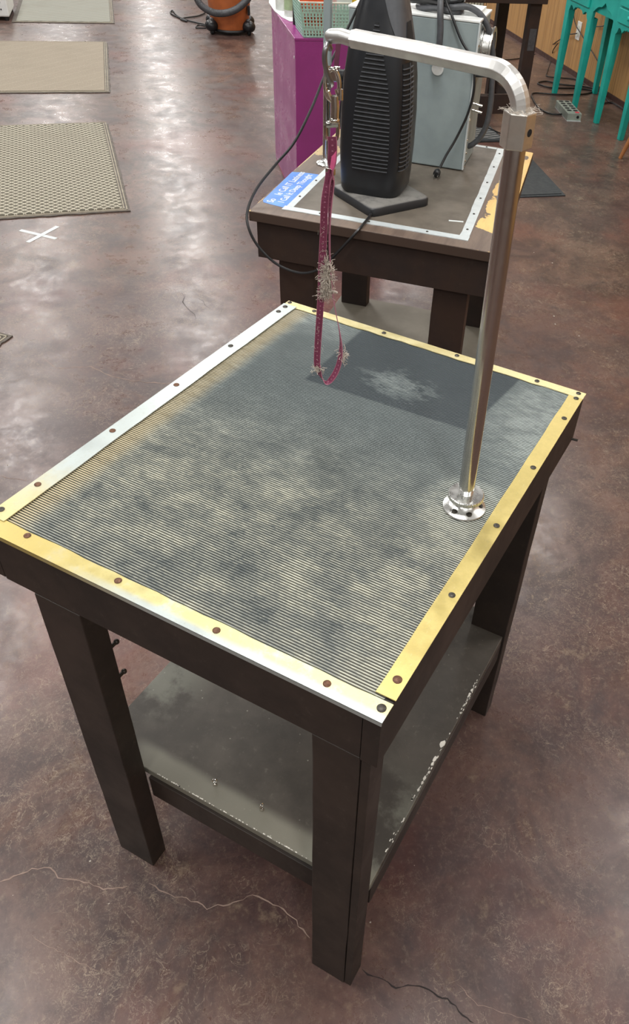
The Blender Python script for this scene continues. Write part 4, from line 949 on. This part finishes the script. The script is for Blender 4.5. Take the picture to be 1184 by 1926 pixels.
# wooden stool at the right edge
sp0 = on_z(1167, 298); sp1 = facing(1184, 262, sp0.x, sp0.y); dirs = (sp1 - sp0).normalized()
so = sp0 + Vector((dirs.x, dirs.y, 0)).normalized() * .22 + Vector((.0, .0, 0)); e = empty('wooden_stool', so, 0); tag(e, 'light oak stool with splayed legs, only a foot showing at the right edge', 'stool')
sh_ = .46
MB().lathe([(.15, sh_), (.16, sh_ + .01), (.16, sh_ + .028), (.15, sh_ + .035)], n=40).build('seat', M['oak'], e, smooth=True)
base = math.atan2(sp0.y - so.y, sp0.x - so.x)
for i in range(4):
    a = base + i * PI / 2; f_ = Vector((.22 * math.cos(a), .22 * math.sin(a), 0)); t_ = Vector((.095 * math.cos(a), .095 * math.sin(a), sh_))
    MB().tube([f_, f_ * .6 + t_ * .4, t_], .014, 14, scales=[.8, 1.1, 1.2]).build('leg', M['oak'], e, smooth=True)

# ------------------------------------------------------------------ shop vacuum
vc = Vector((-3.98, 5.99, 0)); e = empty('shop_vacuum', vc, math.atan2(CP.y - vc.y, CP.x - vc.x) + PI / 2); tag(e, 'orange drum shop vacuum with black hose and caster feet at the back of the floor', 'vacuum cleaner')
# local -y faces the viewer
MB().lathe([(.150, .035), (.158, .05), (.172, .18), (.188, .34), (.192, .36), (.192, .40)], n=48).build('drum', M['orange'], e, smooth=True)
MB().lathe([(.196, .40), (.198, .43), (.17, .50), (.10, .56)], n=48).build('motor_head', M['black'], e, smooth=True)
MB().lathe([(.16, .02), (.165, .028), (.158, .04)], n=40).build('bottom_skirt', M['cord'], e, smooth=True)
for sx, sy in ((-.155, -.10), (.155, -.10), (-.15, .13), (.155, .13)):
    c_ = MB().ball((sx, sy, .065), .058, 16, (1, .95, .8)).build('caster_housing', M['black'], e, smooth=True)
    MB().lathe([(.024, -.012), (.026, -.008), (.026, .008), (.024, .012)], (sx, sy - .01, .0265), (1, .3, 0), 20).build('caster_wheel', M['void'], c_, smooth=True)
    MB().lathe([(.02, 0), (.016, .01), (.006, .014)], (sx, sy, .108), None, 16).build('hub_cap', M['slat'], c_, smooth=True)
mb = MB(); hp_ = []
for u_, v_, d_ in ((364, -38, .0), (370, -16, -.03), (380, 0, -.05), (398, 11, -.06), (416, 14, -.06), (436, 10, -.06), (453, 0, -.05), (468, -16, -.03), (476, -38, .0)):
    q_ = facing(u_, v_, vc.x, vc.y); cd_ = Vector((CP.x - vc.x, CP.y - vc.y, 0)).normalized(); hp_.append(q_ + cd_ * (.19 - d_))
winv = (Matrix.Translation(vc) @ Matrix.Rotation(e.rotation_euler.z, 4, 'Z')).inverted(); pth = [winv @ p for p in smoothpath(hp_, 16)]
mb.tube(pth, .028, 14, scales=[1.0 if i % 2 else .93 for i in range(len(pth))]); mb.build('hose', M['cable'], e, smooth=True)
MB().box(.150, .172, -.125, -.085, .15, .22).build('drum_latch', M['black'], e, bevel=.004)
P_ = [winv @ on_z(u_, v_, .008) for u_, v_ in ((386, 24), (372, 30), (352, 33), (340, 36), (352, 40), (330, 30), (321, 24), (325, 20), (334, 30), (352, 38), (372, 43), (385, 46), (395, 52), (370, 52), (374, 47), (392, 50))]
MB().tube(smoothpath(P_, 8), .006, 8).build('power_cord', M['cord'], e, smooth=True)

# ------------------------------------------------------------------ pale plastic bin at upper left corner
p = on_z(20, 40); e = empty('plastic_bin', p, RA); tag(e, 'pale perforated plastic bin at the upper left, beside the grey ribbed doormat', 'bin')
MB().box(-.45, .0, -.55, -.0, .03, .36).build('bin_body', M['white'], e, bevel=.01)
mb = MB()
for i in range(7):
    for j in range(5): mb.box(.0, .0015, -.06 - i * .06, -.05 - i * .06, .08 + j * .05, .09 + j * .05)
mb.build('perforations', M['void'], e)
for x in (-.03, -.40): 
    for y in (-.03, -.5): MB().lathe([(.018, 0), (.02, .03)], (x, y, 0), None, 12).build('foot', M['cord'], e)

# ------------------------------------------------------------------ view settings
S.view_settings.view_transform = 'Standard'; S.view_settings.look = 'None'; S.view_settings.exposure = 0.0; S.view_settings.gamma = 1.0; S.view_settings.use_curve_mapping = False
